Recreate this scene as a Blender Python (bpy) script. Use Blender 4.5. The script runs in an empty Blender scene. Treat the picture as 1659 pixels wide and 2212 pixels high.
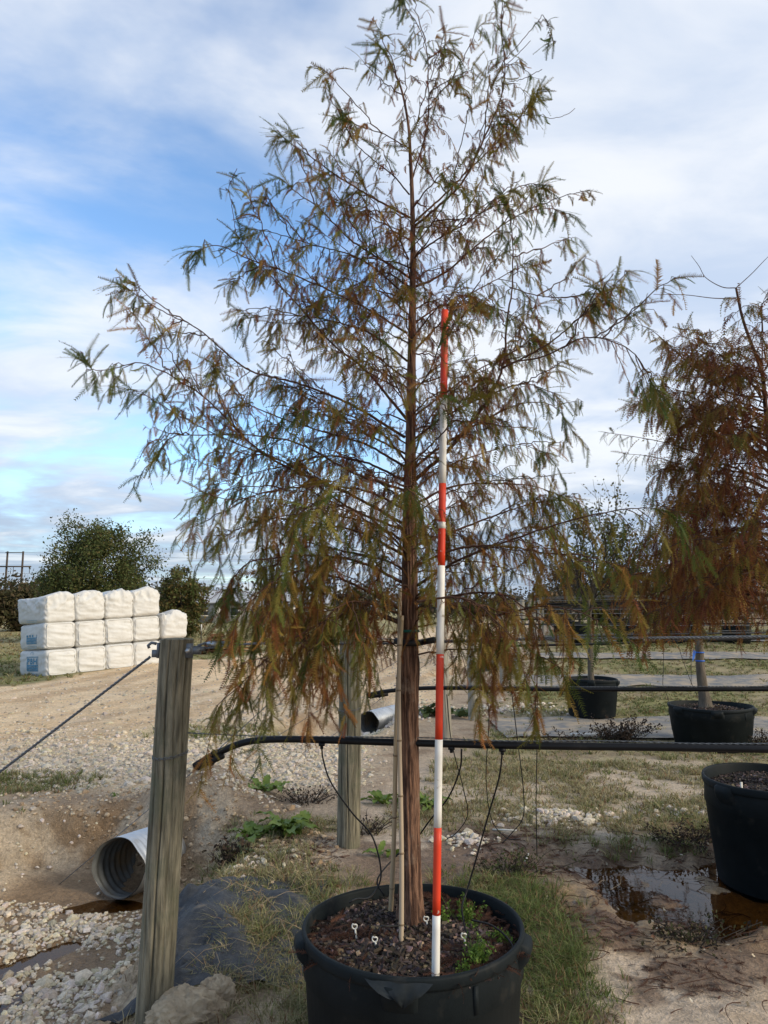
import bpy, math, random
import numpy as np
from mathutils import Vector, Matrix

# ------------------------------------------------------------------ camera, world, sun, exposure
scene = bpy.context.scene
random.seed(7); rng = np.random.default_rng(11)
CAM = np.array([0.0, 0.0, 1.78]); PITCH = math.radians(7.67); FPX = 1563.5
cam_d = bpy.data.cameras.new('camera'); cam = bpy.data.objects.new('camera', cam_d)
scene.collection.objects.link(cam)
cam.location = CAM; cam.rotation_euler = (math.pi/2 + PITCH, 0, 0)
cam_d.sensor_fit = 'VERTICAL'; cam_d.sensor_height = 36; cam_d.sensor_width = 27
cam_d.lens = 36*FPX/2212; cam_d.clip_start = .05; cam_d.clip_end = 5000
scene.camera = cam

SUN_EL, SUN_AZ = math.radians(24), math.radians(114)     # azimuth measured clockwise from the view direction (+Y)
world = bpy.data.worlds.new('World'); scene.world = world; world.use_nodes = True
wt = world.node_tree; wt.nodes.clear()
def wn(t, **k):
    n = wt.nodes.new(t)
    for a, b in k.items(): setattr(n, a, b)
    return n
def wl(a, b): wt.links.new(a, b)
def wmath(op, a, b=None, clamp=False):
    n = wn('ShaderNodeMath', operation=op, use_clamp=clamp)
    for i, s in enumerate((a, b)):
        if s is None: continue
        if isinstance(s, (int, float)): n.inputs[i].default_value = s
        else: wl(s, n.inputs[i])
    return n.outputs[0]
def wrange(v, a, b, c=0.0, d=1.0):
    n = wn('ShaderNodeMapRange', interpolation_type='SMOOTHSTEP')
    wl(v, n.inputs[0])
    for i, s in enumerate((a, b, c, d)): n.inputs[i+1].default_value = s
    return n.outputs[0]
def wmix(f, a, b):
    n = wn('ShaderNodeMix', data_type='RGBA')
    if isinstance(f, (int, float)): n.inputs[0].default_value = f
    else: wl(f, n.inputs[0])
    for i, s in ((6, a), (7, b)):
        if isinstance(s, tuple): n.inputs[i].default_value = s + (1,)
        else: wl(s, n.inputs[i])
    return n.outputs[2]
sky = wn('ShaderNodeTexSky', sky_type='NISHITA', sun_disc=False)
sky.sun_elevation = SUN_EL; sky.sun_rotation = SUN_AZ; sky.air_density = 1.0; sky.dust_density = .6; sky.ozone_density = 1.5
WSTR = .15
tc = wn('ShaderNodeTexCoord'); sep = wn('ShaderNodeSeparateXYZ'); wl(tc.outputs['Generated'], sep.inputs[0])
dx, dy, dz = sep.outputs
zc = wmath('MAXIMUM', dz, 0.0); den = wmath('ADD', zc, .10)
comb = wn('ShaderNodeCombineXYZ'); wl(wmath('DIVIDE', dx, den), comb.inputs[0]); wl(wmath('DIVIDE', dy, den), comb.inputs[1])
def wnoise(scale, detail, rough, dist=0.0, off=(0, 0, 0), sc=(1, 1, 1)):
    mp = wn('ShaderNodeMapping'); mp.inputs['Location'].default_value = off; mp.inputs['Scale'].default_value = sc
    wl(comb.outputs[0], mp.inputs[0])
    n = wn('ShaderNodeTexNoise'); wl(mp.outputs[0], n.inputs['Vector'])
    n.inputs['Scale'].default_value = scale; n.inputs['Detail'].default_value = detail
    n.inputs['Roughness'].default_value = rough; n.inputs['Distortion'].default_value = dist
    return n.outputs[0]
n1 = wnoise(.75, 7, .55, .5, (3.2, 1.7, 0), (.8, 1.0, 1))
n2 = wnoise(2.2, 6, .55, .4, (9.1, 4.2, 0), (.8, 1.1, 1))
n3 = wnoise(.5, 4, .5, .0, (1.3, 7.7, 0))
cov = wmath('ADD', wmath('ADD', wmath('MULTIPLY', n1, .8), wmath('MULTIPLY', n2, .28)), wrange(dx, -.20, .36, -.045, .22))
cov = wmath('ADD', cov, wrange(dz, .20, .06, 0, .16))
mask = wrange(cov, .375, .625)
shade = wrange(wmath('ADD', wmath('MULTIPLY', n2, .75), wmath('MULTIPLY', n3, .45)), .44, .74)
ccol = wmix(shade, (3.4, 4.0, 5.0), (5.35, 5.5, 5.75))
low = wrange(dz, .04, .24)
shade_low = wrange(wmath('ADD', wmath('MULTIPLY', n2, .8), wmath('MULTIPLY', n3, .4)), .56, .82)
ccol = wmix(low, wmix(shade_low, (2.1, 2.6, 3.5), (4.7, 4.9, 5.2)), ccol)
skyb = wn('ShaderNodeMix', data_type='RGBA', blend_type='MULTIPLY'); skyb.inputs[0].default_value = 1
wl(sky.outputs[0], skyb.inputs[6]); skyb.inputs[7].default_value = (1.22, 1.45, 1.62, 1)
fin = wmix(wmath('MULTIPLY', mask, .93), skyb.outputs[2], ccol)
bg = wn('ShaderNodeBackground'); wl(fin, bg.inputs[0]); bg.inputs[1].default_value = WSTR
wo = wn('ShaderNodeOutputWorld'); wl(bg.outputs[0], wo.inputs[0])

sd = bpy.data.lights.new('sun', 'SUN'); so = bpy.data.objects.new('sun', sd); scene.collection.objects.link(so)
sd.energy = 2.6; sd.angle = math.radians(20); sd.color = (1, .87, .66)
sdir = Vector((math.sin(SUN_AZ)*math.cos(SUN_EL), math.cos(SUN_AZ)*math.cos(SUN_EL), math.sin(SUN_EL)))
so.rotation_euler = sdir.to_track_quat('Z', 'Y').to_euler(); so.location = sdir*40
vs = scene.view_settings
vs.view_transform = 'Standard'; vs.look = 'None'; vs.exposure = 0.28; vs.gamma = 1.0; vs.use_curve_mapping = False
scene.cycles.max_bounces = 6; scene.cycles.transparent_max_bounces = 12; scene.cycles.caustics_reflective = False; scene.cycles.caustics_refractive = False

# ------------------------------------------------------------------ helpers
CP, SP = math.cos(PITCH), math.sin(PITCH)
def ray(x, y):
    a = (x-829.5)/FPX; b = (y-1106)/FPX
    return np.array([a, CP+b*SP, SP-b*CP])
def P(x, y, fwd):                       # point seen in that direction at a ground distance fwd
    r = ray(x, y); return CAM + r*(fwd/r[1])
def G(x, y, z=0.0):
    r = ray(x, y); return CAM + r*((z-CAM[2])/r[2])
def nrm(v):
    v = np.asarray(v, float); return v/(np.linalg.norm(v)+1e-12)
def sstep(a, b, x):
    t = np.clip((np.asarray(x, float)-a)/(b-a), 0, 1); return t*t*(3-2*t)
def vnoise(x, y, seed=0):
    x = np.asarray(x, float); y = np.asarray(y, float)
    xi = np.floor(x).astype(np.int64); yi = np.floor(y).astype(np.int64)
    fx = x-xi; fy = y-yi; fx = fx*fx*(3-2*fx); fy = fy*fy*(3-2*fy)
    def h(i, j):
        k = (i*374761393 + j*668265263 + seed*1442695041) & 0xffffffff
        k = ((k ^ (k >> 13))*1274126177) & 0xffffffff
        return ((k ^ (k >> 16)) & 0xffff)/65535.0
    return (h(xi, yi)*(1-fx)+h(xi+1, yi)*fx)*(1-fy) + (h(xi, yi+1)*(1-fx)+h(xi+1, yi+1)*fx)*fy
def fbm(x, y, o=4, seed=0):
    s = 0; a = .5; t = 0
    for i in range(o):
        s = s + a*vnoise(np.asarray(x)*2**i, np.asarray(y)*2**i, seed+i*17); t += a; a *= .5
    return s/t
def catmull(pts, n):
    p = np.asarray(pts, float)
    q = np.vstack([2*p[0]-p[1], p, 2*p[-1]-p[-2]])
    seg = np.linalg.norm(np.diff(p, axis=0), axis=1); cum = np.r_[0, np.cumsum(seg)]
    s = np.linspace(0, cum[-1], n); i = np.clip(np.searchsorted(cum, s, 'right')-1, 0, len(p)-2)
    t = ((s-cum[i])/(seg[i]+1e-9))[:, None]
    a, b, c, d = q[i], q[i+1], q[i+2], q[i+3]
    return .5*(2*b+(c-a)*t+(2*a-5*b+4*c-d)*t**2+(3*b-a-3*c+d)*t**3)

class MB:
    def __init__(s): s.V = []; s.F3 = []; s.F4 = []; s.C = []; s.n = 0; s.hc = False
    def add(s, v, f, col=None):
        v = np.asarray(v, np.float32).reshape(-1, 3); f = np.asarray(f, np.int64)
        if not len(v): return
        s.V.append(v)
        if len(f): (s.F3 if f.shape[1] == 3 else s.F4).append(f+s.n)
        if col is not None:
            c = np.asarray(col, np.float32)
            if c.ndim == 1: c = np.tile(c[None, :3], (len(v), 1))
            s.hc = True
        else: c = np.full((len(v), 3), .5, np.float32)
        s.C.append(c); s.n += len(v)
    def box(s, c, size, R=None, col=None):
        sx, sy, sz = np.asarray(size)/2
        v = np.array([[x, y, z] for x in (-sx, sx) for y in (-sy, sy) for z in (-sz, sz)])
        if R is not None: v = v @ np.asarray(R).T
        s.add(v+np.asarray(c), [[0, 1, 3, 2], [4, 6, 7, 5], [0, 4, 5, 1], [2, 3, 7, 6], [0, 2, 6, 4], [1, 5, 7, 3]], col)
    def tube(s, pts, rad, n=6, cap=True, col=None):
        p = np.asarray(pts, float); m = len(p); rad = np.broadcast_to(np.asarray(rad, float), (m,))
        T = np.gradient(p, axis=0); T /= np.linalg.norm(T, axis=1)[:, None]+1e-12
        u = np.cross(T[0], [0, 0, 1.0]); u = np.cross(T[0], [1.0, 0, 0]) if np.linalg.norm(u) < .05 else u
        U = np.empty_like(p)
        for i in range(m):
            u = u-T[i]*np.dot(u, T[i]); u = u/(np.linalg.norm(u)+1e-12); U[i] = u
        W = np.cross(T, U); a = np.linspace(0, 2*np.pi, n, endpoint=False)
        v = p[:, None]+rad[:, None, None]*(np.cos(a)[None, :, None]*U[:, None]+np.sin(a)[None, :, None]*W[:, None])
        i, j = np.meshgrid(np.arange(m-1), np.arange(n), indexing='ij'); j2 = (j+1) % n
        f = np.stack([i*n+j, i*n+j2, (i+1)*n+j2, (i+1)*n+j], -1).reshape(-1, 4)
        b0 = s.n; s.add(v.reshape(-1, 3), f, col)
        if cap:
            k = np.arange(1, n-1)
            s.F3.append(np.stack([np.zeros_like(k), k+1, k], 1)+b0)
            s.F3.append(np.stack([np.zeros_like(k), k, k+1], 1)+b0+(m-1)*n)
    def lathe(s, prof, n=32, c=(0, 0, 0), wob=None, col=None):     # prof: list of (r, z)
        pr = np.asarray(prof, float); m = len(pr); a = np.linspace(0, 2*np.pi, n, endpoint=False)
        r = pr[:, 0:1]*np.ones((1, n)); z = pr[:, 1:2]*np.ones((1, n))
        if wob is not None: r, z = wob(r, z, a[None, :]*np.ones((m, 1)))
        v = np.stack([r*np.cos(a), r*np.sin(a), z], -1)+np.asarray(c)
        i, j = np.meshgrid(np.arange(m-1), np.arange(n), indexing='ij'); j2 = (j+1) % n
        s.add(v.reshape(-1, 3), np.stack([i*n+j, i*n+j2, (i+1)*n+j2, (i+1)*n+j], -1).reshape(-1, 4), col)
    def build(s, name, mat, parent=None, smooth=True, world=True):
        V = np.concatenate(s.V); off = np.zeros(3)
        if parent is not None and world:
            q = parent
            while q is not None: off = off+np.array(q.location); q = q.parent
        me = bpy.data.meshes.new(name)
        f3 = np.concatenate(s.F3) if s.F3 else np.zeros((0, 3), np.int64)
        f4 = np.concatenate(s.F4) if s.F4 else np.zeros((0, 4), np.int64)
        me.vertices.add(len(V)); me.vertices.foreach_set('co', (V-off).astype(np.float32).ravel())
        lv = np.r_[f3.ravel(), f4.ravel()].astype(np.int32); me.loops.add(len(lv)); me.loops.foreach_set('vertex_index', lv)
        npol = len(f3)+len(f4); me.polygons.add(npol)
        st = np.r_[np.arange(len(f3))*3, len(f3)*3+np.arange(len(f4))*4].astype(np.int32)
        me.polygons.foreach_set('loop_start', st)
        me.polygons.foreach_set('loop_total', np.r_[np.full(len(f3), 3), np.full(len(f4), 4)].astype(np.int32))
        me.polygons.foreach_set('use_smooth', np.full(npol, smooth))
        if s.hc:
            ca = me.color_attributes.new('Col', 'FLOAT_COLOR', 'POINT')
            C = np.concatenate(s.C); ca.data.foreach_set('color', np.c_[C, np.ones(len(C))].astype(np.float32).ravel())
        me.update(calc_edges=True); me.validate()
        if mat: me.materials.append(mat)
        o = bpy.data.objects.new(name, me); scene.collection.objects.link(o)
        if parent is not None: o.parent = parent
        return o
def tag(o, label=None, cat=None, group=None, kind=None):
    if label: o['label'] = label
    if cat: o['category'] = cat
    if group: o['group'] = group
    if kind: o['kind'] = kind
    return o
def thing(name, label, cat, loc=(0, 0, 0), rotz=0, group=None):
    o = bpy.data.objects.new(name, None); scene.collection.objects.link(o); o.empty_display_size = .1
    o.location = [float(v) for v in loc]; o.rotation_euler = (0, 0, rotz)
    return tag(o, label, cat, group)
def copy_tree(o, parent=None):
    c = o.copy(); scene.collection.objects.link(c); c.parent = parent
    for ch in list(o.children): copy_tree(ch, c)
    return c

# ------------------------------------------------------------------ materials
def mat(name, col, rough=.8, spec=.5, col2=None, nscale=8, stretch=(1, 1, 1), contrast=(.35, .65), bump=0, bscale=40, bstretch=None,
        attr=False, trans=0, metal=0, var=.0, coords='Object', col3=None, n3=(3, .55, .7)):
    m = bpy.data.materials.new(name); m.use_nodes = True; t = m.node_tree; b = t.nodes['Principled BSDF']
    b.inputs['Roughness'].default_value = rough; b.inputs['Metallic'].default_value = metal
    b.inputs['Specular IOR Level'].default_value = spec
    tcn = t.nodes.new('ShaderNodeTexCoord')
    def noise(scale, st, det=6):
        mp = t.nodes.new('ShaderNodeMapping'); mp.inputs['Scale'].default_value = st
        t.links.new(tcn.outputs[coords], mp.inputs[0])
        n = t.nodes.new('ShaderNodeTexNoise'); n.inputs['Scale'].default_value = scale; n.inputs['Detail'].default_value = det
        n.inputs['Roughness'].default_value = .6; t.links.new(mp.outputs[0], n.inputs['Vector']); return n.outputs[0]
    def mixc(f, a, c, mode='MIX'):
        n = t.nodes.new('ShaderNodeMix'); n.data_type = 'RGBA'; n.blend_type = mode
        t.links.new(f, n.inputs[0])
        for i, s in ((6, a), (7, c)):
            if isinstance(s, tuple): n.inputs[i].default_value = s+(1,)
            else: t.links.new(s, n.inputs[i])
        return n.outputs[2]
    def rng_(v, a, c, d=0., e=1.):
        n = t.nodes.new('ShaderNodeMapRange'); t.links.new(v, n.inputs[0])
        for i, s in enumerate((a, c, d, e)): n.inputs[i+1].default_value = s
        return n.outputs[0]
    if attr:
        a = t.nodes.new('ShaderNodeAttribute'); a.attribute_name = 'Col'; cur = a.outputs['Color']
        if var:
            h = t.nodes.new('ShaderNodeHueSaturation'); t.links.new(cur, h.inputs['Color'])
            t.links.new(rng_(noise(nscale, stretch), .25, .75, 1-var, 1+var), h.inputs['Value']); cur = h.outputs[0]
        t.links.new(cur, b.inputs['Base Color'])
    elif col2 is not None:
        cur = mixc(rng_(noise(nscale, stretch), *contrast), tuple(col), tuple(col2))
        if col3 is not None: cur = mixc(rng_(noise(n3[0], (1, 1, 1), 4), n3[1], n3[2]), cur, tuple(col3))
        t.links.new(cur, b.inputs['Base Color'])
    else:
        b.inputs['Base Color'].default_value = tuple(col)+(1,); cur = None
    if bump:
        bn = t.nodes.new('ShaderNodeBump'); bn.inputs['Strength'].default_value = bump; bn.inputs['Distance'].default_value = .02
        t.links.new(noise(bscale, bstretch or stretch, 8), bn.inputs['Height']); t.links.new(bn.outputs[0], b.inputs['Normal'])
    if trans:
        out = t.nodes['Material Output']; tr = t.nodes.new('ShaderNodeBsdfTranslucent'); mx = t.nodes.new('ShaderNodeMixShader')
        if cur is not None: t.links.new(cur, tr.inputs[0])
        else: tr.inputs[0].default_value = tuple(col)+(1,)
        mx.inputs[0].default_value = trans
        t.links.new(b.outputs[0], mx.inputs[1]); t.links.new(tr.outputs[0], mx.inputs[2]); t.links.new(mx.outputs[0], out.inputs[0])
    return m
M = {}
M['bark'] = mat('cypress_bark', (.255, .142, .09), .92, .2, (.072, .038, .026), 55, (1, 1, .11), (.42, .58), 1.0, 70, (1, 1, .12), col3=(.25, .175, .125), n3=(16, .56, .72))
M['twig'] = mat('twig_bark', (.055, .026, .017), .9, .2, (.10, .055, .035), 30)
M['leaf'] = mat('needle_foliage', (0, 0, 0), .75, .25, attr=True, trans=.32)
M['leafd'] = mat('dense_foliage', (0, 0, 0), .8, .2, attr=True, trans=.3)
M['grass'] = mat('grass_blade', (0, 0, 0), .8, .2, attr=True, trans=.3)
M['stone'] = mat('gravel_stone', (0, 0, 0), .9, .2, attr=True, var=.3, nscale=60, bump=.4, bscale=120)
M['post'] = mat('weathered_wood', (.31, .275, .195), .9, .15, (.105, .095, .068), 46, (1, 1, .085), (.36, .64), .9, 70, (1, 1, .07), col3=(.15, .15, .10), n3=(5, .5, .68))
M['postg'] = mat('grey_weathered_wood', (.36, .33, .27), .9, .15, (.20, .185, .15), 38, (1, 1, .05), (.35, .65), .5, 30, (1, 1, .05))
M['dark_crack'] = mat('wood_crack', (.02, .016, .012), 1, .1)
M['galv'] = mat('galvanised_steel', (.55, .57, .58), .38, .5, (.38, .40, .42), 9, metal=.85)
M['galvd'] = mat('dull_galvanised_steel', (.20, .22, .24), .55, .4, (.12, .13, .145), 20, metal=.5)
M['culvert'] = mat('galvanised_culvert', (.56, .58, .60), .42, .5, (.40, .42, .44), 5, metal=.75, col3=(.36, .27, .17), n3=(2.5, .56, .74))
M['culvert_in'] = mat('culvert_inside_shaded', (.16, .165, .16), .6, .3, (.09, .09, .085), 6, metal=.3, col3=(.22, .15, .08), n3=(2.5, .5, .7))  # same pipe steel in a darker colour, painting in the shade inside the mouth
M['cable'] = mat('steel_cable', (.20, .21, .22), .45, .5, (.11, .115, .12), 60, metal=.6)
M['pot'] = mat('black_pot_plastic', (.0065, .0095, .011), .6, .12, (.012, .016, .018), 6, contrast=(.3, .7), bump=.06, bscale=90, col3=(.045, .042, .036), n3=(7, .58, .82))
M['tube'] = mat('black_irrigation_tube', (.007, .007, .008), .45, .25, (.02, .019, .018), 20, contrast=(.55, .8))
M['bamboo'] = mat('bamboo', (.52, .38, .20), .5, .4, (.40, .31, .20), 8, (1, 1, .12))
M['bamboo2'] = mat('pale_bamboo', (.46, .365, .25), .55, .35, (.36, .275, .19), 8, (1, 1, .12))
M['node'] = mat('bamboo_joint', (.22, .16, .10), .8, .2)
M['red'] = mat('red_paint', (.64, .047, .014), .5, .4, (.80, .10, .035), 9, (1, 1, .5), (.5, .8), col3=(.72, .52, .45), n3=(34, .67, .70))
M['white'] = mat('white_paint', (.76, .73, .67), .55, .35, (.62, .58, .50), 12, (1, 1, .4), (.45, .75), col3=(.42, .36, .28), n3=(30, .66, .72))
M['plastic_w'] = mat('white_plastic', (.62, .60, .53), .5, .4)
M['soil'] = mat('potting_soil', (.03, .02, .014), .95, .2, (.055, .034, .022), 40, bump=.8, bscale=60)
M['mulch'] = mat('bark_chips', (0, 0, 0), .8, .3, attr=True)
M['rock'] = mat('limestone_rock', (.52, .42, .29), .95, .2, (.32, .25, .17), 9, bump=1.0, bscale=30, col3=(.20, .14, .09), n3=(5, .58, .75))
M['bale'] = mat('woven_white_wrap', (.62, .61, .58), .6, .3, (.56, .55, .52), 5, contrast=(.4, .7), bump=.3, bscale=14, col3=(.40, .375, .33), n3=(2.4, .62, .80))
M['print'] = mat('blue_print', (.05, .21, .36), .7, .3, (.13, .31, .44), 40)
M['printg'] = mat('faint_print', (.36, .47, .52), .7, .3)
M['matf'] = mat('woven_weed_mat', (.028, .032, .038), .7, .3, (.06, .062, .066), 22, bump=.5, bscale=160, col3=(.16, .125, .085), n3=(6, .60, .72))
M['matg'] = mat('dusty_weed_mat', (.165, .165, .165), .85, .2, (.30, .26, .205), 4.5, contrast=(.42, .62), col3=(.36, .29, .21), n3=(1.6, .52, .62), bump=.5, bscale=40)
M['grey_bark'] = mat('grey_bark', (.17, .14, .105), .95, .2, (.09, .075, .058), 20, (1, 1, .25), bump=.8, bscale=40)
M['dark_bark'] = mat('dark_bark', (.055, .046, .038), .95, .2, (.035, .03, .025), 20)
M['pallet'] = mat('pallet_wood', (.17, .085, .04), .9, .2, (.10, .052, .028), 10)
M['pallet2'] = mat('new_pallet_wood', (.50, .30, .15), .9, .2, (.38, .22, .11), 10)
M['strap'] = mat('black_rubber', (.008, .008, .008), .55, .4)
M['green_tie'] = mat('green_tie', (.01, .11, .075), .6, .4)
M['blue_tie'] = mat('blue_ribbon', (.015, .12, .50), .5, .4)
M['wall_g'] = mat('grey_siding', (.25, .245, .235), .85, .3, (.20, .20, .195), 3)
M['roof_g'] = mat('metal_roof', (.42, .43, .44), .5, .4, (.36, .37, .38), 2)
M['glass'] = mat('dark_window', (.02, .022, .025), .15, .5)
M['pole_w'] = mat('utility_wood', (.075, .06, .05), .9, .2)
M['board'] = mat('white_board', (.60, .56, .50), .7, .3)
M['wet_wood'] = mat('dry_stalk', (.34, .27, .18), .9, .2, (.20, .15, .10), 20)
# ------------------------------------------------------------------ terrain
POT1 = np.array([.11, 3.02]); POT2 = np.array([2.73, 5.22]); POT3 = np.array([4.32, 9.85]); POT4 = np.array([3.44, 12.3])
def postline(y): return -1.03+.27*(y-3.5)
def segd(x, y, pts):
    d = np.full(np.shape(x), 1e9)
    for (ax, ay), (bx, by) in zip(pts[:-1], pts[1:]):
        t = np.clip(((x-ax)*(bx-ax)+(y-ay)*(by-ay))/((bx-ax)**2+(by-ay)**2), 0, 1)
        d = np.minimum(d, np.hypot(x-ax-t*(bx-ax), y-ay-t*(by-ay)))
    return d
DITCH1 = [(-2.6, .5), (-2.35, 4.0), (-2.3, 5.75)]
DITCH2 = [(-1.0, 11.2), (-.42, 13.1)]
DITCH3 = [(1.9, 18.9), (2.75, 21.6)]
DITCH4 = [(3.7, 25.0), (4.35, 27.2)]
RILL = [(-2.75, 4.6), (-2.4, 4.92), (-2.12, 5.25)]
def wob(x, y): return (fbm(x*1.1, y*1.1, 3, 5)-.5)
def ditchd(x, y): return segd(x, y, DITCH1)+wob(x, y)*.55
def height(x, y):
    x = np.asarray(x, float); y = np.asarray(y, float)
    t = x-postline(y)
    h = .80*sstep(12, 25, y)*sstep(-4, 1.5, t)
    h = h-1.0*sstep(40, 110, y)*sstep(5, -25, x)*0
    h = h+6.5*sstep(70, 190, y)*sstep(2, 45, x-.12*y)
    d = ditchd(x, y)
    prof = 1-sstep(.55, 1.45, d)
    h = h-.46*prof
    bank = prof*(1-prof)*4
    h = h+bank*((fbm(x*3.1, y*3.1, 4, 31)-.5)*.24+(np.abs(fbm(x*8, y*8, 3, 32)-.5)-.12)*.24+(fbm(x*19, y*19, 2, 33)-.5)*.06)
    for D, dep, w in ((DITCH2, .40, .32), (DITCH3, .42, .35), (DITCH4, .42, .35)):
        d2 = segd(x, y, D)+wob(x*1.4+9, y*1.4)*.35
        h = h-dep*(1-sstep(w, w+.65, d2))
    # puddle hollow
    e = np.hypot((x-2.0)/1.55, (y-5.02)/.80)
    h = h-.085*(1-sstep(.35, 1.15, e+wob(x*1.7, y*1.7+4)*.7))
    h = h+(1-sstep(.9, 1.4, e))*(fbm(x*4.5, y*4.5, 4, 19)-.5)*.14
    near = 1-sstep(16, 40, np.hypot(x, y))
    h = h+(fbm(x*.9, y*.9, 4, 3)-.5)*.07*near+(fbm(x*5, y*5, 3, 8)-.5)*.022*near
    floor = prof*sstep(.7, 1, prof)
    h = h-.075*np.exp(-(((x+2.08)/.32)**2+((y-5.90)/.17)**2))-.07*np.exp(-(segd(x, y, RILL)/.12)**2)
    h = h+floor*(fbm(x*1.9, y*1.9, 3, 77)-.5)*.075
    h = h+.40*np.exp(-(((x+1.70)/.45)**2+((y-7.15)/.5)**2))*(1-sstep(8.2, 8.6, y))*.8
    wn_ = np.exp(-((x+8)/3.4)**4-((y-21.5)/3.4)**4)
    h = h+wn_*(.055*((x+9.15)*.712+(y-19.9)*.702)-.05*np.maximum(0, -(x+9.15)*.702+(y-19.9)*.712))
    # hump of soil at the near post and under the weed mat
    h = h+.05*np.exp(-(((x+1.0)/.5)**2+((y-4.2)/.9)**2))
    return h
def zone(x, y):                     # albedo, wetness, grass density, greenness
    x = np.asarray(x, float); y = np.asarray(y, float); t = x-postline(y)
    r = np.hypot(x, y)
    n = fbm(x*.8, y*.8, 4, 41); nf = fbm(x*4, y*4, 4, 42); nff = fbm(x*14, y*14, 3, 43)
    def mix(a, b, m): return a*(1-m[..., None])+np.asarray(b)*m[..., None]
    xl = -8.9+.25*(y-16.6)+(fbm(y*.5, x*0, 3, 90)-.5)*1.6
    dirt = np.broadcast_to(np.array([.37, .285, .20]), x.shape+(3,)).copy()
    dirt = mix(dirt, (.27, .195, .13), sstep(.45, .7, nf))
    col = dirt; wet = np.zeros(x.shape); gd = np.zeros(x.shape); gr = np.full(x.shape, .5)
    # road
    road = sstep(xl-.25, xl+.25, x)*(1-sstep(-1.3, -.3, t+(n-.5)*1.4))*sstep(7.2, 8.4, y+(n-.5)*2)
    rc = mix(np.broadcast_to(np.array([.64, .465, .28]), x.shape+(3,)), (.50, .35, .205), sstep(.42, .66, fbm(x*1.1+y*.25, y*.35, 4, 51)))
    rc = mix(rc, (.68, .54, .38), sstep(.5, .7, nff)*.5)
    rut = fbm((x-.25*y)*2.2, y*.12, 3, 53); rc = mix(rc, (.44, .31, .19), sstep(.52, .66, rut)*.65); rc = mix(rc, (.70, .56, .38), sstep(.50, .36, rut)*.4)
    col = mix(col, rc, road)
    # white gravel shoulder and crossing
    gv = sstep(7.3, 7.9, y+(nf-.5)*.9)*(1-sstep(9.6, 11.2, y+(n-.5)*3))*sstep(-5.6, -4.2, x+(n-.5)*2)*(1-sstep(-.9, .1, x+(nf-.5)*.9))
    gv2 = sstep(.62, .75, fbm(x*1.2, y*.9, 4, 61))*road*(1-sstep(14, 22, y))*.6
    gv = np.maximum(gv, gv2)
    col = mix(col, (.55, .45, .33), gv*(.45+.45*sstep(.3, .6, nff)))
    # ditch bank clay and floor
    d = ditchd(x, y); prof = 1-sstep(.55, 1.75, d)
    clay = mix(np.broadcast_to(np.array([.50, .395, .275]), x.shape+(3,)), (.30, .205, .12), sstep(.45, .66, nf))
    clay = mix(clay, (.58, .47, .34), sstep(.5, .68, n)); clay = mix(clay, (.36, .21, .10), sstep(.60, .72, fbm(x*2.2, y*2.2, 3, 66))*.45)
    m = sstep(.03, .5, prof); col = mix(col, clay, m)
    for D in (DITCH2, DITCH3, DITCH4):
        col = mix(col, clay, 1-sstep(.5, 1.3, segd(x, y, D)))
    floor = sstep(.86, .99, prof); col = mix(col, (.40, .29, .185), floor)
    hz = height(x, y)
    wet = np.maximum(wet, sstep(-.395, -.45, hz)*(r < 9)); col = mix(col, (.16, .095, .045), wet*.6)
    # right-hand side: sand, puddle margin, litter
    ri = sstep(-.5, .6, t)*(1-sstep(8.6, 9.4, y))
    sand = mix(np.broadcast_to(np.array([.54, .43, .32]), x.shape+(3,)), (.52, .36, .21), sstep(.55, .7, n)); sand = mix(sand, (.44, .355, .265), sstep(.5, .75, nf)*.7)
    col = mix(col, sand, ri)
    gmat = ri*sstep(5.0, 5.3, y)*(1-sstep(5.95, 6.25, y+(nf-.5)*.5))*sstep(.55, .85, x)*(1-sstep(2.0, 2.5, x)); col = mix(col, (.30, .285, .26), gmat*.7)
    e = np.hypot((x-1.95)/1.55, (y-5.0)/.85)+wob(x*1.7, y*1.7+4)*.7
    pud = 1-sstep(.85, 1.25, e); wet = np.maximum(wet, pud); col = mix(col, (.24, .165, .09), pud*.75)
    lit = sstep(.44, .62, fbm(x*2.6+3, y*2.6, 4, 71))*ri*(1-sstep(6.2, 7, y)); lit = np.maximum(lit, ri*sstep(.46, .60, nf)*(1-sstep(.5, .85, np.abs(e-1.1)))*.9)
    col = mix(col, (.105, .055, .032), lit*.75)
    # grass densities
    def blob(cx, cy, ax, ay, amp=1.0): return amp*np.exp(-(((x-cx)/ax)**2+((y-cy)/ay)**2)**1.5)
    g = blob(-.55, 4.1, .50, .95)*(.35+.65*sstep(.38, .56, nf))*1.1+blob(.82, 4.15, .23, .75)*1.15+blob(.75, 4.9, .35, .35)*.8
    g = g+blob(-3.9, 7.75, .75, .42)*1.2+blob(-2.0, 10.9, 1.4, .7)*1.1+blob(-.75, 6.3, .55, .25)*.6+blob(-1.2, 5.9, .35, .3)*.5+blob(-.9, 11.4, .8, .5)*.7+blob(-1.1, 5.3, .42, .6)*.55
    g = g+ri*sstep(6.0, 6.6, y)*(.25+.75*sstep(.36, .54, fbm(x*1.5, y*1.5, 4, 81)))*.95*sstep(.0, .6, t)
    g = g+blob(2.3, 5.95, 1.1, .28)*.75*sstep(.35, .6, nf)
    g = g+blob(-4.9, 7.0, 1.0, .6)*.8
    lawn = sstep(.2, 1.2, t)*sstep(8.9, 9.6, y)*(1-sstep(60, 90, y)); g = g+lawn*(.55+.6*sstep(.35, .6, n))
    field = 1-sstep(xl-.3, xl+.5, x); field = field*sstep(11, 13, y); g = g+field
    g = np.clip(g, 0, 1.1)
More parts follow.
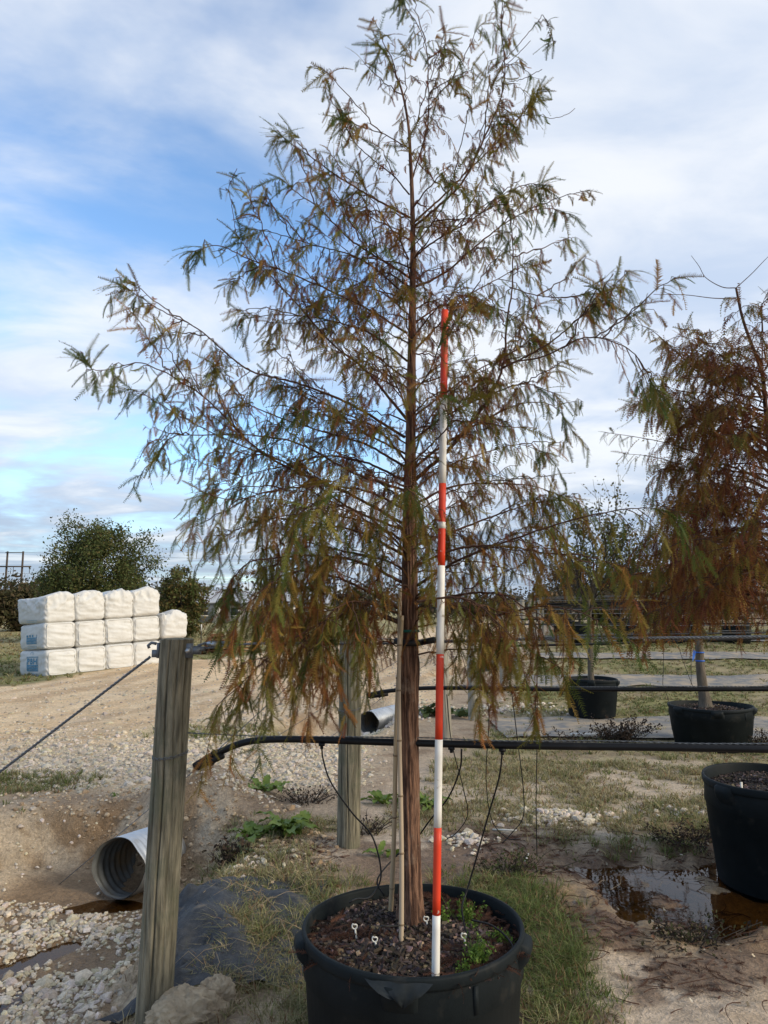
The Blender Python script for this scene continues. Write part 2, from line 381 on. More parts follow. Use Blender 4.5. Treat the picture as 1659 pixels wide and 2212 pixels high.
    gr = .58+.45*(n-.5)*2+.25*(nf-.5); gr = gr+.75*blob(.88, 4.15, .4, .9)+.15*field-.25*ri*(y > 6)
    gr = gr-.5*field*sstep(26, 34, y)-.1*lawn*sstep(.45, .6, fbm(x*.35, y*1.2, 3, 95))
    gcol = mix(np.broadcast_to(np.array([.33, .275, .12]), x.shape+(3,)), (.145, .17, .045), np.clip(gr, 0, 1))
    gcol = mix(gcol, (.17, .12, .075), sstep(.45, .7, nf)*.6)
    col = mix(col, gcol, np.clip(g, 0, 1)*np.where(r > 9, .85, .45))
    # far
    far = sstep(45, 75, r)*np.where(t > -8, 1, 0)*sstep(0, 12, x-.12*y); col = mix(col, (.27, .20, .125), far*.8)
    return col, np.clip(wet, 0, 1), g, gr

th = np.radians(np.r_[np.linspace(-180, -62, 24)[:-1], np.arange(-62, 62, .3), np.linspace(62, 180, 24)])[:-1]
rr = np.r_[.02, .5, 1, 1.6, np.geomspace(2.2, 32, 460), np.geomspace(33, 2500, 70)]
R_, T_ = np.meshgrid(rr, th, indexing='ij'); X = R_*np.sin(T_); Y = R_*np.cos(T_); Z = height(X, Y)
nr, nt = R_.shape
i, j = np.meshgrid(np.arange(nr-1), np.arange(nt), indexing='ij'); j2 = (j+1) % nt
col, wet, gdens, _ = zone(X, Y)
mb = MB(); mb.add(np.stack([X, Y, Z], -1).reshape(-1, 3), np.stack([i*nt+j, (i+1)*nt+j, (i+1)*nt+j2, i*nt+j2], -1).reshape(-1, 4)[:, ::-1], col.reshape(-1, 3))
gm = mat('ground_soil', (0, 0, 0), .95, .25, attr=True)
t_ = gm.node_tree; pb = t_.nodes['Principled BSDF']
def gn(ty): return t_.nodes.new(ty)
tcg = gn('ShaderNodeTexCoord')
def gnoise(sc, det=6, typ='ShaderNodeTexNoise'):
    n = gn(typ); n.inputs['Scale'].default_value = sc
    if typ == 'ShaderNodeTexNoise': n.inputs['Detail'].default_value = det; n.inputs['Roughness'].default_value = .65
    t_.links.new(tcg.outputs['Object'], n.inputs['Vector']); return n.outputs[0]
def gr_(v, a, b, c, d):
    n = gn('ShaderNodeMapRange'); t_.links.new(v, n.inputs[0])
    for k, s in enumerate((a, b, c, d)): n.inputs[k+1].default_value = s
    return n.outputs[0]
def gmul(a, b):
    n = gn('ShaderNodeMath'); n.operation = 'MULTIPLY'; t_.links.new(a, n.inputs[0])
    if isinstance(b, float): n.inputs[1].default_value = b
    else: t_.links.new(b, n.inputs[1])
    return n.outputs[0]
ca = [n for n in t_.nodes if n.type == 'ATTRIBUTE'][0]
hs = gn('ShaderNodeHueSaturation'); t_.links.new(ca.outputs['Color'], hs.inputs['Color'])
f1 = gnoise(22, 8); f2 = gnoise(3.1, 6); f3 = gnoise(70, 4)
t_.links.new(gmul(gmul(gr_(f1, .25, .75, .62, 1.38), gr_(f2, .3, .7, .84, 1.16)), gr_(f3, .3, .7, .75, 1.25)), hs.inputs['Value'])
t_.links.new(hs.outputs[0], pb.inputs['Base Color'])
wa = gn('ShaderNodeAttribute'); wa.attribute_name = 'wet'
t_.links.new(gr_(wa.outputs['Fac'], 0, 1, .96, .40), pb.inputs['Roughness'])
bp = gn('ShaderNodeBump'); bp.inputs['Strength'].default_value = .85; bp.inputs['Distance'].default_value = .05
ad = gn('ShaderNodeMath'); ad.operation = 'ADD'; t_.links.new(f1, ad.inputs[0]); t_.links.new(gmul(f3, .5), ad.inputs[1])
t_.links.new(ad.outputs[0], bp.inputs['Height']); t_.links.new(bp.outputs[0], pb.inputs['Normal'])
ground = mb.build('ground', gm); tag(ground, kind='structure')
wat = ground.data.attributes.new('wet', 'FLOAT', 'POINT'); wat.data.foreach_set('value', wet.reshape(-1).astype(np.float32))

# ------------------------------------------------------------------ water
wm = bpy.data.materials.new('brown_water'); wm.use_nodes = True; t = wm.node_tree; t.nodes.clear()
o_ = t.nodes.new('ShaderNodeOutputMaterial'); tr = t.nodes.new('ShaderNodeBsdfTransparent'); tr.inputs[0].default_value = (.78, .56, .28, 1)
gl = t.nodes.new('ShaderNodeBsdfGlossy'); gl.inputs['Roughness'].default_value = .02; fr = t.nodes.new('ShaderNodeFresnel'); fr.inputs[0].default_value = 1.36
mx = t.nodes.new('ShaderNodeMixShader'); t.links.new(fr.outputs[0], mx.inputs[0]); t.links.new(tr.outputs[0], mx.inputs[1]); t.links.new(gl.outputs[0], mx.inputs[2])
nz = t.nodes.new('ShaderNodeTexNoise'); nz.inputs['Scale'].default_value = 9; nz.inputs['Detail'].default_value = 3
bw = t.nodes.new('ShaderNodeBump'); bw.inputs['Strength'].default_value = .05; bw.inputs['Distance'].default_value = .02
t.links.new(nz.outputs[0], bw.inputs['Height']); t.links.new(bw.outputs[0], gl.inputs['Normal']); t.links.new(mx.outputs[0], o_.inputs[0])
def water(name, cx, cy, ax, ay, z):
    a = np.linspace(0, 2*np.pi, 64, endpoint=False); rad = 1+.12*np.sin(3*a+1)+.08*np.sin(5*a)
    v = np.c_[cx+ax*rad*np.cos(a), cy+ay*rad*np.sin(a), np.full(64, z)]
    b = MB(); b.add(np.vstack([[cx, cy, z], v]), [[0, 1+k, 1+(k+1) % 64] for k in range(64)])
    return tag(b.build(name, wm), kind='structure')
water('puddle_water', 2.1, 5.02, 1.75, .80, -.068)
water('ditch_water', -2.3, 5.2, .95, 1.6, -.484)

# ------------------------------------------------------------------ weed mat strips
def sheet(name, x0, x1, y0, y1, slope, m, lift=.012, nx=70, ny=12, edge=.15, seed=0, yf=None):
    x, s = np.meshgrid(np.linspace(x0, x1, nx), np.linspace(0, 1, ny), indexing='ij')
    e = (fbm(x*1.3, x*0+seed, 3, seed)-.5)*edge; e2 = (fbm(x*1.3, x*0+seed+5, 3, seed+9)-.5)*edge
    y = y0+e+(y1-y0+e2-e)*s+slope*(x-x0)
    z = height(x, y)+lift+(fbm(x*3, y*3, 3, seed+3)-.5)*.02
    i, j = np.meshgrid(np.arange(nx-1), np.arange(ny-1), indexing='ij')
    b = MB(); b.add(np.stack([x, y, z], -1).reshape(-1, 3), np.stack([i*ny+j, (i+1)*ny+j, (i+1)*ny+j+1, i*ny+j+1], -1).reshape(-1, 4))
    o = b.build(name, m); return tag(o, kind='structure')
sheet('weed_mat_path', 1.7, 16, 10.3, 12.2, -.0, M['matg'], .03, seed=3, edge=.5)
sheet('weed_mat_path', 3.0, 22, 15.5, 17.0, .0, M['matg'], .03, seed=4, edge=.5)
sheet('weed_mat_path', 4.2, 24, 19.2, 20.4, .0, M['matg'], .04, seed=6, edge=.5)
sheet('weed_mat_path', 5.4, 26, 23.0, 24.2, .0, M['matg'], .05, seed=8, edge=.5)
# the black mat draped on the bank behind the near post
bm_ = MB(); nx, ny = 40, 40
u, v = np.meshgrid(np.linspace(0, 1, nx), np.linspace(0, 1, ny), indexing='ij')
x = -1.32+.95*u+.12*np.sin(v*5)*(1-u); y = 3.55+1.35*v+.18*u
z = height(x, y)+.02+.035*np.exp(-((u-.25)/.2)**2)+(np.abs(fbm(x*4+y*2, y*3, 3, 21)-.5)-.1)*.16
i, j = np.meshgrid(np.arange(nx-1), np.arange(ny-1), indexing='ij')
bm_.add(np.stack([x, y, z], -1).reshape(-1, 3), np.stack([i*ny+j, (i+1)*ny+j, (i+1)*ny+j+1, i*ny+j+1], -1).reshape(-1, 4))
o = bm_.build('weed_mat', M['matf']); tag(o, 'black woven weed mat draped over the bank behind the near wooden post', 'weed mat')

# ------------------------------------------------------------------ gravel
ico_v = []
ph = (1+5**.5)/2
for a, b in ((1, ph), (-1, ph), (1, -ph), (-1, -ph)): ico_v += [(a, b, 0), (0, a, b), (b, 0, a)]
ico_v = np.array([nrm(q) for q in ico_v])
from itertools import combinations
dd = np.linalg.norm(ico_v[:, None]-ico_v[None], axis=2); el = dd[dd > .1].min()*1.01
ico_f = []
for a, b, c in combinations(range(12), 3):
    if dd[a, b] < el and dd[b, c] < el and dd[a, c] < el:
        nn = np.cross(ico_v[b]-ico_v[a], ico_v[c]-ico_v[a]); ico_f.append((a, b, c) if np.dot(nn, ico_v[a]) > 0 else (a, c, b))
ico_f = np.array(ico_f)
def rocks(mb, p, size, cols):
    n = len(p)
    if not n: return
    v = ico_v[None]*(1+rng.uniform(-.32, .3, (n, 12, 1)))*np.stack([rng.uniform(.7, 1.3, n), rng.uniform(.7, 1.2, n), rng.uniform(.5, .9, n)], 1)[:, None]
    a = rng.uniform(0, 6.28, n); ca_, sa_ = np.cos(a), np.sin(a)
    v = np.stack([v[..., 0]*ca_[:, None]-v[..., 1]*sa_[:, None], v[..., 0]*sa_[:, None]+v[..., 1]*ca_[:, None], v[..., 2]], -1)
    v = v*size[:, None, None]+p[:, None]
    f = (ico_f[None]+np.arange(n)[:, None, None]*12).reshape(-1, 3)
    mb.add(v.reshape(-1, 3), f, np.repeat(cols, 12, 0))
def stonecol(n, lo=.34, hi=.66):
    b = rng.uniform(lo, hi, (n, 1)); return b*np.c_[np.ones(n), rng.uniform(.83, .90, n), rng.uniform(.60, .76, n)]
def scatter(n, rmin, rmax, a0, a1):
    r = np.exp(rng.uniform(math.log(rmin), math.log(rmax), n)); a = np.radians(rng.uniform(a0, a1, n)); return r*np.sin(a), r*np.cos(a)
mb = MB()
x, y = scatter(30000, 3.4, 7.0, -36, -12); d = ditchd(x, y); keep = (d < 1.0) & (rng.uniform(size=len(x)) < 1.12-sstep(.35, 1.0, d)) & (fbm(x*1.5, y*1.5, 3, 12)+rng.normal(0, .07, len(x)) > .36) & (y < 5.95) & (((x+2.08)/.34)**2+((y-5.90)/.17)**2 > 1) & (segd(x, y, RILL) > .10+rng.normal(0, .03, len(x)))
x, y = x[keep], y[keep]; s = rng.gamma(1.9, .0052, len(x))+.004
rocks(mb, np.c_[x, y, height(x, y)+s*rng.uniform(-.1, .4, len(x))], s, stonecol(len(x)))
tag(mb.build('ditch_gravel', M['stone'], smooth=False), 'pale crushed limestone gravel on the ditch floor', 'gravel', kind='stuff')
mb = MB()
x, y = scatter(52000, 6.9, 12.5, -38, 3)
g1 = sstep(7.4, 7.9, y+(fbm(x*4, y*4, 3, 42)-.5)*.9)*(1-sstep(9.6, 11.8, y+(fbm(x*.8, y*.8, 4, 41)-.5)*3))*sstep(-5.8, -4.2, x)*(1-sstep(-.9, .1, x))
keep = rng.uniform(size=len(x)) < g1*.42+.03*(y > 7.6)*(x < -.5); x, y = x[keep], y[keep]; s = rng.gamma(2, .0062, len(x))+.005
rocks(mb, np.c_[x, y, height(x, y)+s*rng.uniform(-.2, .3, len(x))], s, stonecol(len(x), .34, .58))
tag(mb.build('crossing_gravel', M['stone'], smooth=False), 'pale gravel spread over the track crossing behind the culvert', 'gravel', kind='stuff')
mb = MB()
for cx, cy, ax, ay, n, sz in ((1.45, 6.55, .33, .22, 520, .016), (3.3, 6.7, .9, .14, 260, .017), (.62, 5.9, .22, .18, 90, .014), (-.15, 12.5, .45, .35, 500, .03), (-1.5, 7.0, .5, .12, 140, .013), (-3.6, 6.6, 1.0, .6, 220, .013), (2.0, 13.2, 1.2, .5, 260, .02), (-.9, 5.45, .3, .25, 70, .014), (.4, 12.9, .3, .8, 160, .025)):
    x = rng.normal(cx, ax*.6, n); y = rng.normal(cy, ay*.6, n); s = rng.gamma(4, sz/4, n)+.004
    hh = .06*np.exp(-(((x-cx)/ax)**2+((y-cy)/ay)**2)*1.5) if n > 400 else 0
    rocks(mb, np.c_[x, y, height(x, y)+s*.3+hh*rng.uniform(0, 1, n)], s, stonecol(n, .45, .68))
tag(mb.build('scattered_gravel', M['stone'], smooth=False), 'scattered white stones lying on the soil between the rows', 'gravel', kind='stuff')
mb = MB()
x, y = scatter(26000, 8.5, 40, -34, 14); tt = x-postline(y); keep = (tt < -.8) & (x > -8.7+.25*(y-16.6)) & (rng.uniform(size=len(x)) < .28); x, y = x[keep], y[keep]
s = (rng.gamma(3, .004, len(x))+.006)*(1+.02*y); rocks(mb, np.c_[x, y, height(x, y)+s*.1], s, stonecol(len(x), .26, .56))
tag(mb.build('road_gravel', M['stone'], smooth=False), 'loose stones scattered over the tan gravel road', 'gravel', kind='stuff')

mb = MB()
x, y = scatter(14000, 4.5, 9.5, -36, 4); d = ditchd(x, y); keep = (d > .7) & (d < 1.9) & (fbm(x*2, y*2, 3, 14) > .45); x, y = x[keep], y[keep]
s = rng.gamma(2.0, .0042, len(x))+.003; cc = np.where(rng.uniform(size=(len(x), 1)) < .5, np.array([[.50, .38, .25]]), np.array([[.34, .24, .15]]))*rng.uniform(.75, 1.2, (len(x), 1))
rocks(mb, np.c_[x, y, height(x, y)+s*.1], s, cc)
tag(mb.build('soil_clods', M['stone'], smooth=False), 'crumbled tan soil clods on the ditch bank', 'soil', kind='stuff')
# ------------------------------------------------------------------ grass
def blades(mb, x, y, z, h, w, cols, lean=.6, out=None):
    n = len(x); a = rng.uniform(0, 6.28, n); ln = rng.uniform(.1, lean, n)*h; b = rng.uniform(0, 6.28, n) if out is None else out+rng.normal(0, .7, n)
    ux, uy = np.cos(a)*w/2, np.sin(a)*w/2; lx, ly = np.cos(b)*ln, np.sin(b)*ln
    p = np.zeros((n, 5, 3))
    p[:, 0] = np.c_[x-ux, y-uy, z]; p[:, 1] = np.c_[x+ux, y+uy, z]
    p[:, 2] = np.c_[x-ux*.8+lx*.35, y-uy*.8+ly*.35, z+h*.6]; p[:, 3] = np.c_[x+ux*.8+lx*.35, y+uy*.8+ly*.35, z+h*.6]
    p[:, 4] = np.c_[x+lx*1.2, y+ly*1.2, z+h*rng.uniform(.75, 1.05, n)]
    o = (np.arange(n)*5)[:, None]
    b0 = mb.n; mb.add(p.reshape(-1, 3), o+np.array([[0, 1, 3, 2]]), np.repeat(cols, 5, 0)); mb.F3.append(o+np.array([[2, 3, 4]])+b0)
POTS = [(POT1, .50), (POT2, .47), (POT3, .52), (POT4, .45)]
def grasscol(n, gr):
    gr = np.clip(gr+rng.normal(0, .22, n), 0, 1)[:, None]
    c = np.array([[.40, .335, .19]])*(1-gr)+np.array([[.115, .155, .042]])*gr
    c = np.where(rng.uniform(size=(n, 1)) < .12, np.array([[.24, .14, .075]]), c)
    return c*rng.uniform(.65, 1.25, (n, 1))
def field_of_grass(name, label, n, r0, r1, a0, a1, hmul, sel=None, wmul=1.0, fill=1.0):
    x, y = scatter(n, r0, r1, a0, a1); _, _, g, gr = zone(x, y)
    k = rng.uniform(size=n) < g*fill
    for c, rad in POTS: k &= np.hypot(x-c[0], y-c[1]) > rad
    if sel is not None: k &= sel(x, y)
    for (y0, y1, x0) in ((10.2, 12.3, 1.9), (15.6, 16.9, 3.2), (19.3, 20.3, 4.4), (23.1, 24.1, 5.6)):
        k &= ~((y > y0) & (y < y1) & (x > x0) & (rng.uniform(size=n) < .90))
    x, y, gr = x[k], y[k], gr[k]
    nb = 9; tr_ = .012+.02*rng.uniform(size=len(x)); tr_ = np.repeat(tr_, nb); x0_, y0_ = np.repeat(x, nb), np.repeat(y, nb); gr = np.repeat(np.clip(gr+rng.normal(0, .22, len(x)), 0, 1), nb)
    hs_ = np.repeat(rng.uniform(.55, 1.35, len(x)), nb); an = rng.uniform(0, 6.28, len(x0_)); rd_ = np.sqrt(rng.uniform(size=len(x0_)))*tr_*(1+.06*np.hypot(x0_, y0_)); x, y = x0_+rd_*np.cos(an), y0_+rd_*np.sin(an); r = np.hypot(x, y); m = len(x)
    cl = fbm(x*3, y*3, 3, 99)
    h = (rng.uniform(.018, .06, m)+.045*sstep(.5, .8, cl))*hs_*hmul*(1+.012*r); w = .0044*wmul*(1+.26*np.maximum(r-4, 0))
    mb = MB(); blades(mb, x, y, height(x, y)-.004, h, w, grasscol(m, gr), 1.7, an)
    return tag(mb.build(name, M['grass'], smooth=False), label, 'grass', kind='stuff')
field_of_grass('verge_grass', 'tangled dry and green grass around the near pots', 34000, 3.2, 9.2, -34, 31, .92)
field_of_grass('lawn_grass', 'mown yellowish lawn strips between the rows of pots', 14000, 9, 40, -2, 32, .8, lambda x, y: x > postline(y)-.3, 1.0)
field_of_grass('field_grass', 'green and straw grass of the field around the white bales', 9000, 9, 60, -36, 4, 1.35, lambda x, y: x < postline(y)-.3, 1.0)
# long dry stalks lying about
mb = MB()
for k in range(130):
    cx, cy = (rng.uniform(-1.2, -.35), rng.uniform(3.3, 5.6)) if k < 80 else (rng.uniform(.6, 3.5), rng.uniform(4.2, 7.5))
    if min(np.hypot(cx-c[0], cy-c[1])-rad for c, rad in POTS) < .04: continue
    L = rng.uniform(.08, .34); a = rng.uniform(0, 6.28); q = np.array([[cx, cy], [cx+L*.5*math.cos(a), cy+L*.5*math.sin(a)], [cx+L*math.cos(a+.3), cy+L*math.sin(a+.3)]])
    zz = height(q[:, 0], q[:, 1])+np.array([.02, rng.uniform(.03, .10), rng.uniform(.015, .09)])
    mb.tube(np.c_[q, zz], [.0018, .0015, .0008], 4)
tag(mb.build('dry_stalks', M['wet_wood']), 'dry pale stalks and twigs strewn over the grass', 'straw', kind='stuff')
# ------------------------------------------------------------------ posts, culverts, wires
def post(base, top, r, label, mats='post', crack=True, hard=False, loop=None, group='wooden row-end posts beside the ditch', phase=0.0):
    base = np.asarray(base, float); top = np.asarray(top, float); n = 132; m = 64
    o = thing('wooden_post', label, 'post', base, group=group)
    ax = top-base; L = np.linalg.norm(ax); s = np.linspace(0, 1, m); a = np.linspace(0, 2*np.pi, n, endpoint=False)
    S, A = np.meshgrid(s, a, indexing='ij')
    rad = r*(1.04-.05*S)*(1+.035*np.sin(A*2+1+phase)+.02*np.sin(3*A+S*3)+.03*(fbm(A*5+phase, S*3, 3, 2)-.5)+.012*(fbm(A*26+phase, S*5, 2, 4)-.5))
    if crack:
        for ca_, wd, dp in ((-1.66, .030, .30), (-1.05, .022, .10), (-2.25, .025, .14), (-.5, .03, .1)):
            dA = (A-(ca_+.10*np.sin(S*5+phase)+.05*np.sin(S*13))+np.pi) % (2*np.pi)-np.pi
            rad = rad*(1-dp*np.exp(-(dA/wd)**2)*sstep(.04, .25, S))
    v = np.stack([rad*np.cos(A), rad*np.sin(A), S*L-.12*(S == 0)], -1)
    v[..., 0] += ax[0]*S; v[..., 1] += ax[1]*S; v[..., 2] = np.where(S == 0, -.12, ax[2]*S)
    i, j = np.meshgrid(np.arange(m-1), np.arange(n), indexing='ij'); j2 = (j+1) % n
    mb = MB(); mb.add(v.reshape(-1, 3), np.stack([i*n+j, i*n+j2, (i+1)*n+j2, (i+1)*n+j], -1).reshape(-1, 4))
    k = (m-1)*n; tp = v[-1]*1.0; cen = tp.mean(0)
    rim = tp*.9+cen*.1; rim[:, 2] += .004
    mb.add(np.vstack([tp, rim, cen[None]+np.array([0, 0, .002])]), [[q, (q+1) % n, n+(q+1) % n, n+q] for q in range(n)])
    mb.F3.append(np.array([[n+q, n+(q+1) % n, 2*n] for q in range(n)])+k+n)
    mb.build('shaft', M[mats], o, world=False)
    if loop is not None:
        z = loop; f = z/ax[2]; c = base+ax*f
        b = MB(); aa = np.linspace(0, 2*np.pi, 40)
        for q in range(2): b.tube(np.c_[c[0]+(r*1.07)*np.cos(aa), c[1]+(r*1.07)*np.sin(aa), c[2]+.006*np.sin(aa*9+q*3.1)+.012*np.sin(aa+1)], .0018, 5)
        b.build('wire_loop', M['cable'], o)
    if hard:
        c = top+np.array([0, 0, -.05])
        b = MB(); b.box(c+[-r-.006, -.01, 0], (.012, .04, .07)); b.box(c+[-r-.022, -.01, -.015], (.03, .024, .034))
        b.tube(np.array([c+[-r-.02, -.012, .03], c+[-r-.042, -.012, .035], c+[-r-.058, -.012, .022], c+[-r-.052, -.012, .01]]), .0075, 6)
        b.build('bracket', M['galvd'], o)
        b = MB(); b.box(c+[r*.9, -r*.55, 0], (.04, .010, .065)); b.box(c+[r+.02, -.03, 0], (.05, .03, .034)); b.tube(np.array([c+[r+.015, -.03, .008], c+[r+.065, -.034, .008]]), .011, 8)
        b.build('bracket', M['galvd'], o)
        b = MB(); b.tube(np.array([c+[r*.9, -r*.55-.006, 0], c+[r*.9, -r*.55-.022, 0]]), .012, 6); b.build('bolt', M['galv'], o)
    return o
A0 = np.array([-1.03, 3.5, -.06]); A1 = P(383, 1381, 3.44)
B0 = np.array([-.27, 5.78, -.03]); B1 = P(757, 1368, 5.74)
post(A0, A1, .0735, 'thick cracked wooden post nearest the camera, holding cable brackets', hard=True, loop=1.18)
post(B0, B1, .083, 'weathered wooden post standing behind the trunk of the tall potted tree, second in the line', loop=1.05, phase=1.3, hard=False)
def gz(x, y): return float(height(x, y))
PC = P(965, 1600, 10.0); PD = P(1022, 1552, 12.1); PE = P(1087, 1474, 16.1); PF = P(1119, 1462, 17.4)
rowposts = []
for k, (pp, nm) in enumerate(((PC, 'third'), (PD, 'fourth'), (PE, 'fifth'), (PF, 'sixth'))):
    b = np.array([pp[0], pp[1], gz(pp[0], pp[1])-.02]); tilt = (-.06 if k == 0 else -.02)
    t = b+np.array([tilt, 0, 1.56]); rowposts.append((b, t))
    post(b, t, .072, f'grey wooden row-end post, {nm} in the line from the camera', 'postg', crack=(k < 2), phase=k*2.1)
for k, yy in enumerate((20.5, 22.2, 25.5, 27.5, 31, 33.5)):
    xx = postline(yy)+.2; b = np.array([xx, yy, gz(xx, yy)-.02]); t = b+np.array([-.02, 0, 1.5]); rowposts.append((b, t))
    post(b, t, .07, f'far grey row-end post, {["seventh","eighth","ninth","tenth","eleventh","twelfth"][k]} in the line from the camera', 'postg', crack=False, phase=k*1.7)

def culvert(label, mouth, direc, R, L, cor=.068, sag=.0):
    mouth = np.asarray(mouth, float); d = nrm(direc); up = np.array([0, 0, 1.0]); sx = nrm(np.cross(d, up)); n = 56
    m = int(L/cor*7); s = np.linspace(0, L, m); a = np.linspace(0, 2*np.pi, n, endpoint=False); S, A = np.meshgrid(s, a, indexing='ij')
    o = thing('culvert_pipe', label, 'culvert', mouth-[0, 0, R], group='corrugated steel culverts in the ditch')
    for nm, off, flip in (('outer_wall', 0.0, 1), ('inner_wall', -.005, -1)):
        rr_ = R+(.0045 if flip > 0 else .0075)*np.sin(2*np.pi*(S/cor)+A*.6)+off
        dent = 1+.035*np.sin(2*A+.6)*np.exp(-S/.25)+.012*np.sin(5*A+1)*np.exp(-S/.10)
        rr_ = rr_*dent; SS = S+(.014*np.sin(3*A+2)+.008*np.sin(7*A))*np.exp(-S/.06)
        v = mouth+SS[..., None]*d+rr_[..., None]*(np.cos(A)[..., None]*sx+np.sin(A)[..., None]*up)
        i, j = np.meshgrid(np.arange(m-1), np.arange(n), indexing='ij'); j2 = (j+1) % n
        f = np.stack([i*n+j, i*n+j2, (i+1)*n+j2, (i+1)*n+j], -1).reshape(-1, 4)
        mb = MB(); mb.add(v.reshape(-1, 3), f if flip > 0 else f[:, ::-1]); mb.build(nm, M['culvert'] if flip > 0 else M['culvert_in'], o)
    return o
mc = P(256, 1862, 5.98); culvert('large corrugated steel culvert pipe opening into the gravel ditch near the cracked post', (mc[0], mc[1], -.225), (.31, .95, -.10), .232, .60)
mc = P(796, 1559, 13.0); culvert('half-buried steel culvert pipe between the second post and the tree trunk', (mc[0], mc[1], mc[2]-.02), (.5, .87, .0), .20, 1.8)
mc = P(1044, 1428, 21.6); culvert('small far culvert pipe opening seen between the grey posts', (mc[0], mc[1], height(*mc[:2])+.18), (.4, .9, 0), .2, 1.6)
mc = P(1092, 1404, 27.2); culvert('farthest culvert pipe, a dark round mouth with pale rim', (mc[0], mc[1], height(*mc[:2])+.2), (.4, .9, 0), .22, 1.6)

def twisted(mb, pts, r, pitch, strands=3, n=5, per=9):
    p = np.asarray(pts, float); L = np.linalg.norm(np.diff(p, axis=0), axis=1).sum(); m = max(8, int(L/pitch*per)); q = catmull(p, m)
    T = np.gradient(q, axis=0); T /= np.linalg.norm(T, axis=1)[:, None]; U = nrm(np.cross(T[m//2], [0, 0, 1.])); U = U-T*(T@U)[:, None]; W = np.cross(T, U)
    a = np.linspace(0, L/pitch*2*np.pi, m)
    for k in range(strands):
        b = a+k*2*np.pi/strands; mb.tube(q+r*(np.cos(b)[:, None]*U+np.sin(b)[:, None]*W), r*.95, n)
def cable(label, pts, r=.0042, pitch=.06, strands=3, name='steel_cable', mt='cable', group='trellis cables and wires'):
    b = MB(); o = thing(name, label, 'cable', pts[0], group=group); twisted(b, pts, r, pitch, strands); b.build('strand_bundle', M[mt], o); return o
def plain(label, pts, r, name='wire', mt='cable', cat='wire', n=6, m=60, group=None):
    b = MB(); b.tube(catmull(pts, m), r, n); o = b.build(name, M[mt]); return tag(o, label, cat, group)
topA = A1+np.array([0, 0, -.05])
cable('twisted steel cable running from the near post top across the tall potted tree', [topA+[.13, -.03, .01], P(560, 1390, 3.33), P(760, 1391, 3.22), P(905, 1388, 3.12), P(1200, 1380, 2.96), P(1500, 1377, 2.85), P(1800, 1373, 2.75)], .0030, .05)
g0 = topA+np.array([-.12, -.01, -.03]); g1 = np.array([-3.46, 3.95, gz(-3.46, 3.95)])
cable('twisted guy cable slanting from the near post top down to the ground at left', [g0, g0*.5+g1*.5+[0, 0, -.01], g1], .0036, .07)
b = MB(); twisted(b, [topA+[.08, -.035, .01], P(450, 1388, 3.4), P(500, 1389, 3.36)], .0035, .05, 2); o = thing('cable_clamp_loop', 'looped cable end at the bracket of the near post', 'cable', topA+[.08, 0, 0]); b.build('loop', M['cable'], o)
b = MB(); b.tube(np.array([P(448, 1391, 3.395), P(470, 1392, 3.38)]), .009, 8); b.build('sleeve', M['galv'], o)
topB = B1+np.array([0, 0, -.04])
g2 = P(135, 1786, 6.25); g2[2] = gz(g2[0], g2[1])
plain('thin guy wire from the second post down to the clay bank at left', [topB+[-.08, 0, 0], (topB+g2)/2, g2], .0035, 'guy_wire', group='guy wires')
for k in (0, 1):
    bb, tt = rowposts[k]; e = bb+np.array([-2.4, .5, 0]); e[2] = gz(e[0], e[1]); plain(f'thin guy wire slanting left from the {"third" if k == 0 else "fourth"} post', [tt+[0, 0, -.1], (tt+e)/2-[0, 0, .05], e], .004, 'guy_wire', group='guy wires')
# row B cable
cable('dark cable strung from the second post behind the tall tree', [topB+[.08, 0, 0], P(1000, 1383, 5.6), P(1300, 1372, 5.4), P(1700, 1366, 5.2), P(1900, 1364, 5.1)], .003, .06)

def hose(label, pix, r, wire=True, emit=(), fold=True, group='irrigation hoses along the rows', clampat=None):
    pts = [P(*q) for q in pix]; o = thing('irrigation_hose', label, 'hose', pts[0], group=group)
    q = catmull(pts, 110); b = MB(); b.tube(q, r, 12); b.build('hose_pipe', M['tube'], o)
    if wire is not False:
        b = MB(); k = int(len(q)*.02); twisted(b, np.vstack([wire]+[q[i]+[0, 0, r+.004+.003*math.sin(i)] for i in range(30, 110, 8)]) if not isinstance(wire, bool) else [q[i]+[0, 0, r+.004] for i in range(25, 110, 8)], .0018, .05, 2, 4, 6); b.build('support_wire', M['cable'], o)
    if clampat:
        c = P(*clampat[0]); d = P(*clampat[1]); b = MB(); b.tube(np.array([c, d]), r*1.0, 10)
        e = P(*pix[0]); b.tube(catmull([e, e*.7+c*.3-[0, 0, r*.3], c], 8), np.linspace(r*.35, r*.95, 8), 10); b.build('folded_end', M['tube'], o)
        mid = c*.45+d*.55+(q[14]-q[14]); b = MB(); nz_ = catmull(pts, 400); kk = np.argmin(np.linalg.norm(nz_-mid-[0, 0, r*2], axis=1)); up = nz_[kk]
        ax = nrm(nz_[kk+2]-nz_[kk-2]); cen = (up+mid)/2
        U = nrm(np.cross(ax, [0, 1., 0])); W = np.cross(ax, U); aa = np.linspace(0, 2*np.pi, 24); h = np.linalg.norm(up-mid)/2+r*1.15
        dirv = nrm(up-mid)
        oth = nrm(np.cross(ax, dirv)); b.tube(cen+np.cos(aa)[:, None]*dirv*h+np.sin(aa)[:, None]*oth*r*1.3, .006, 6); b.build('clamp', M['tube'], o)
    for (x, y, f) in emit:
        c = P(x, y, f); b = MB(); b.tube(np.array([c+[0, 0, .008], c-[0, 0, .004]]), .014, 10); b.tube(np.array([c-[0, 0, .004], c-[0, 0, .016]]), .007, 8); b.build('emitter', M['tube'], o)
    # ring ties around the hose
    return o
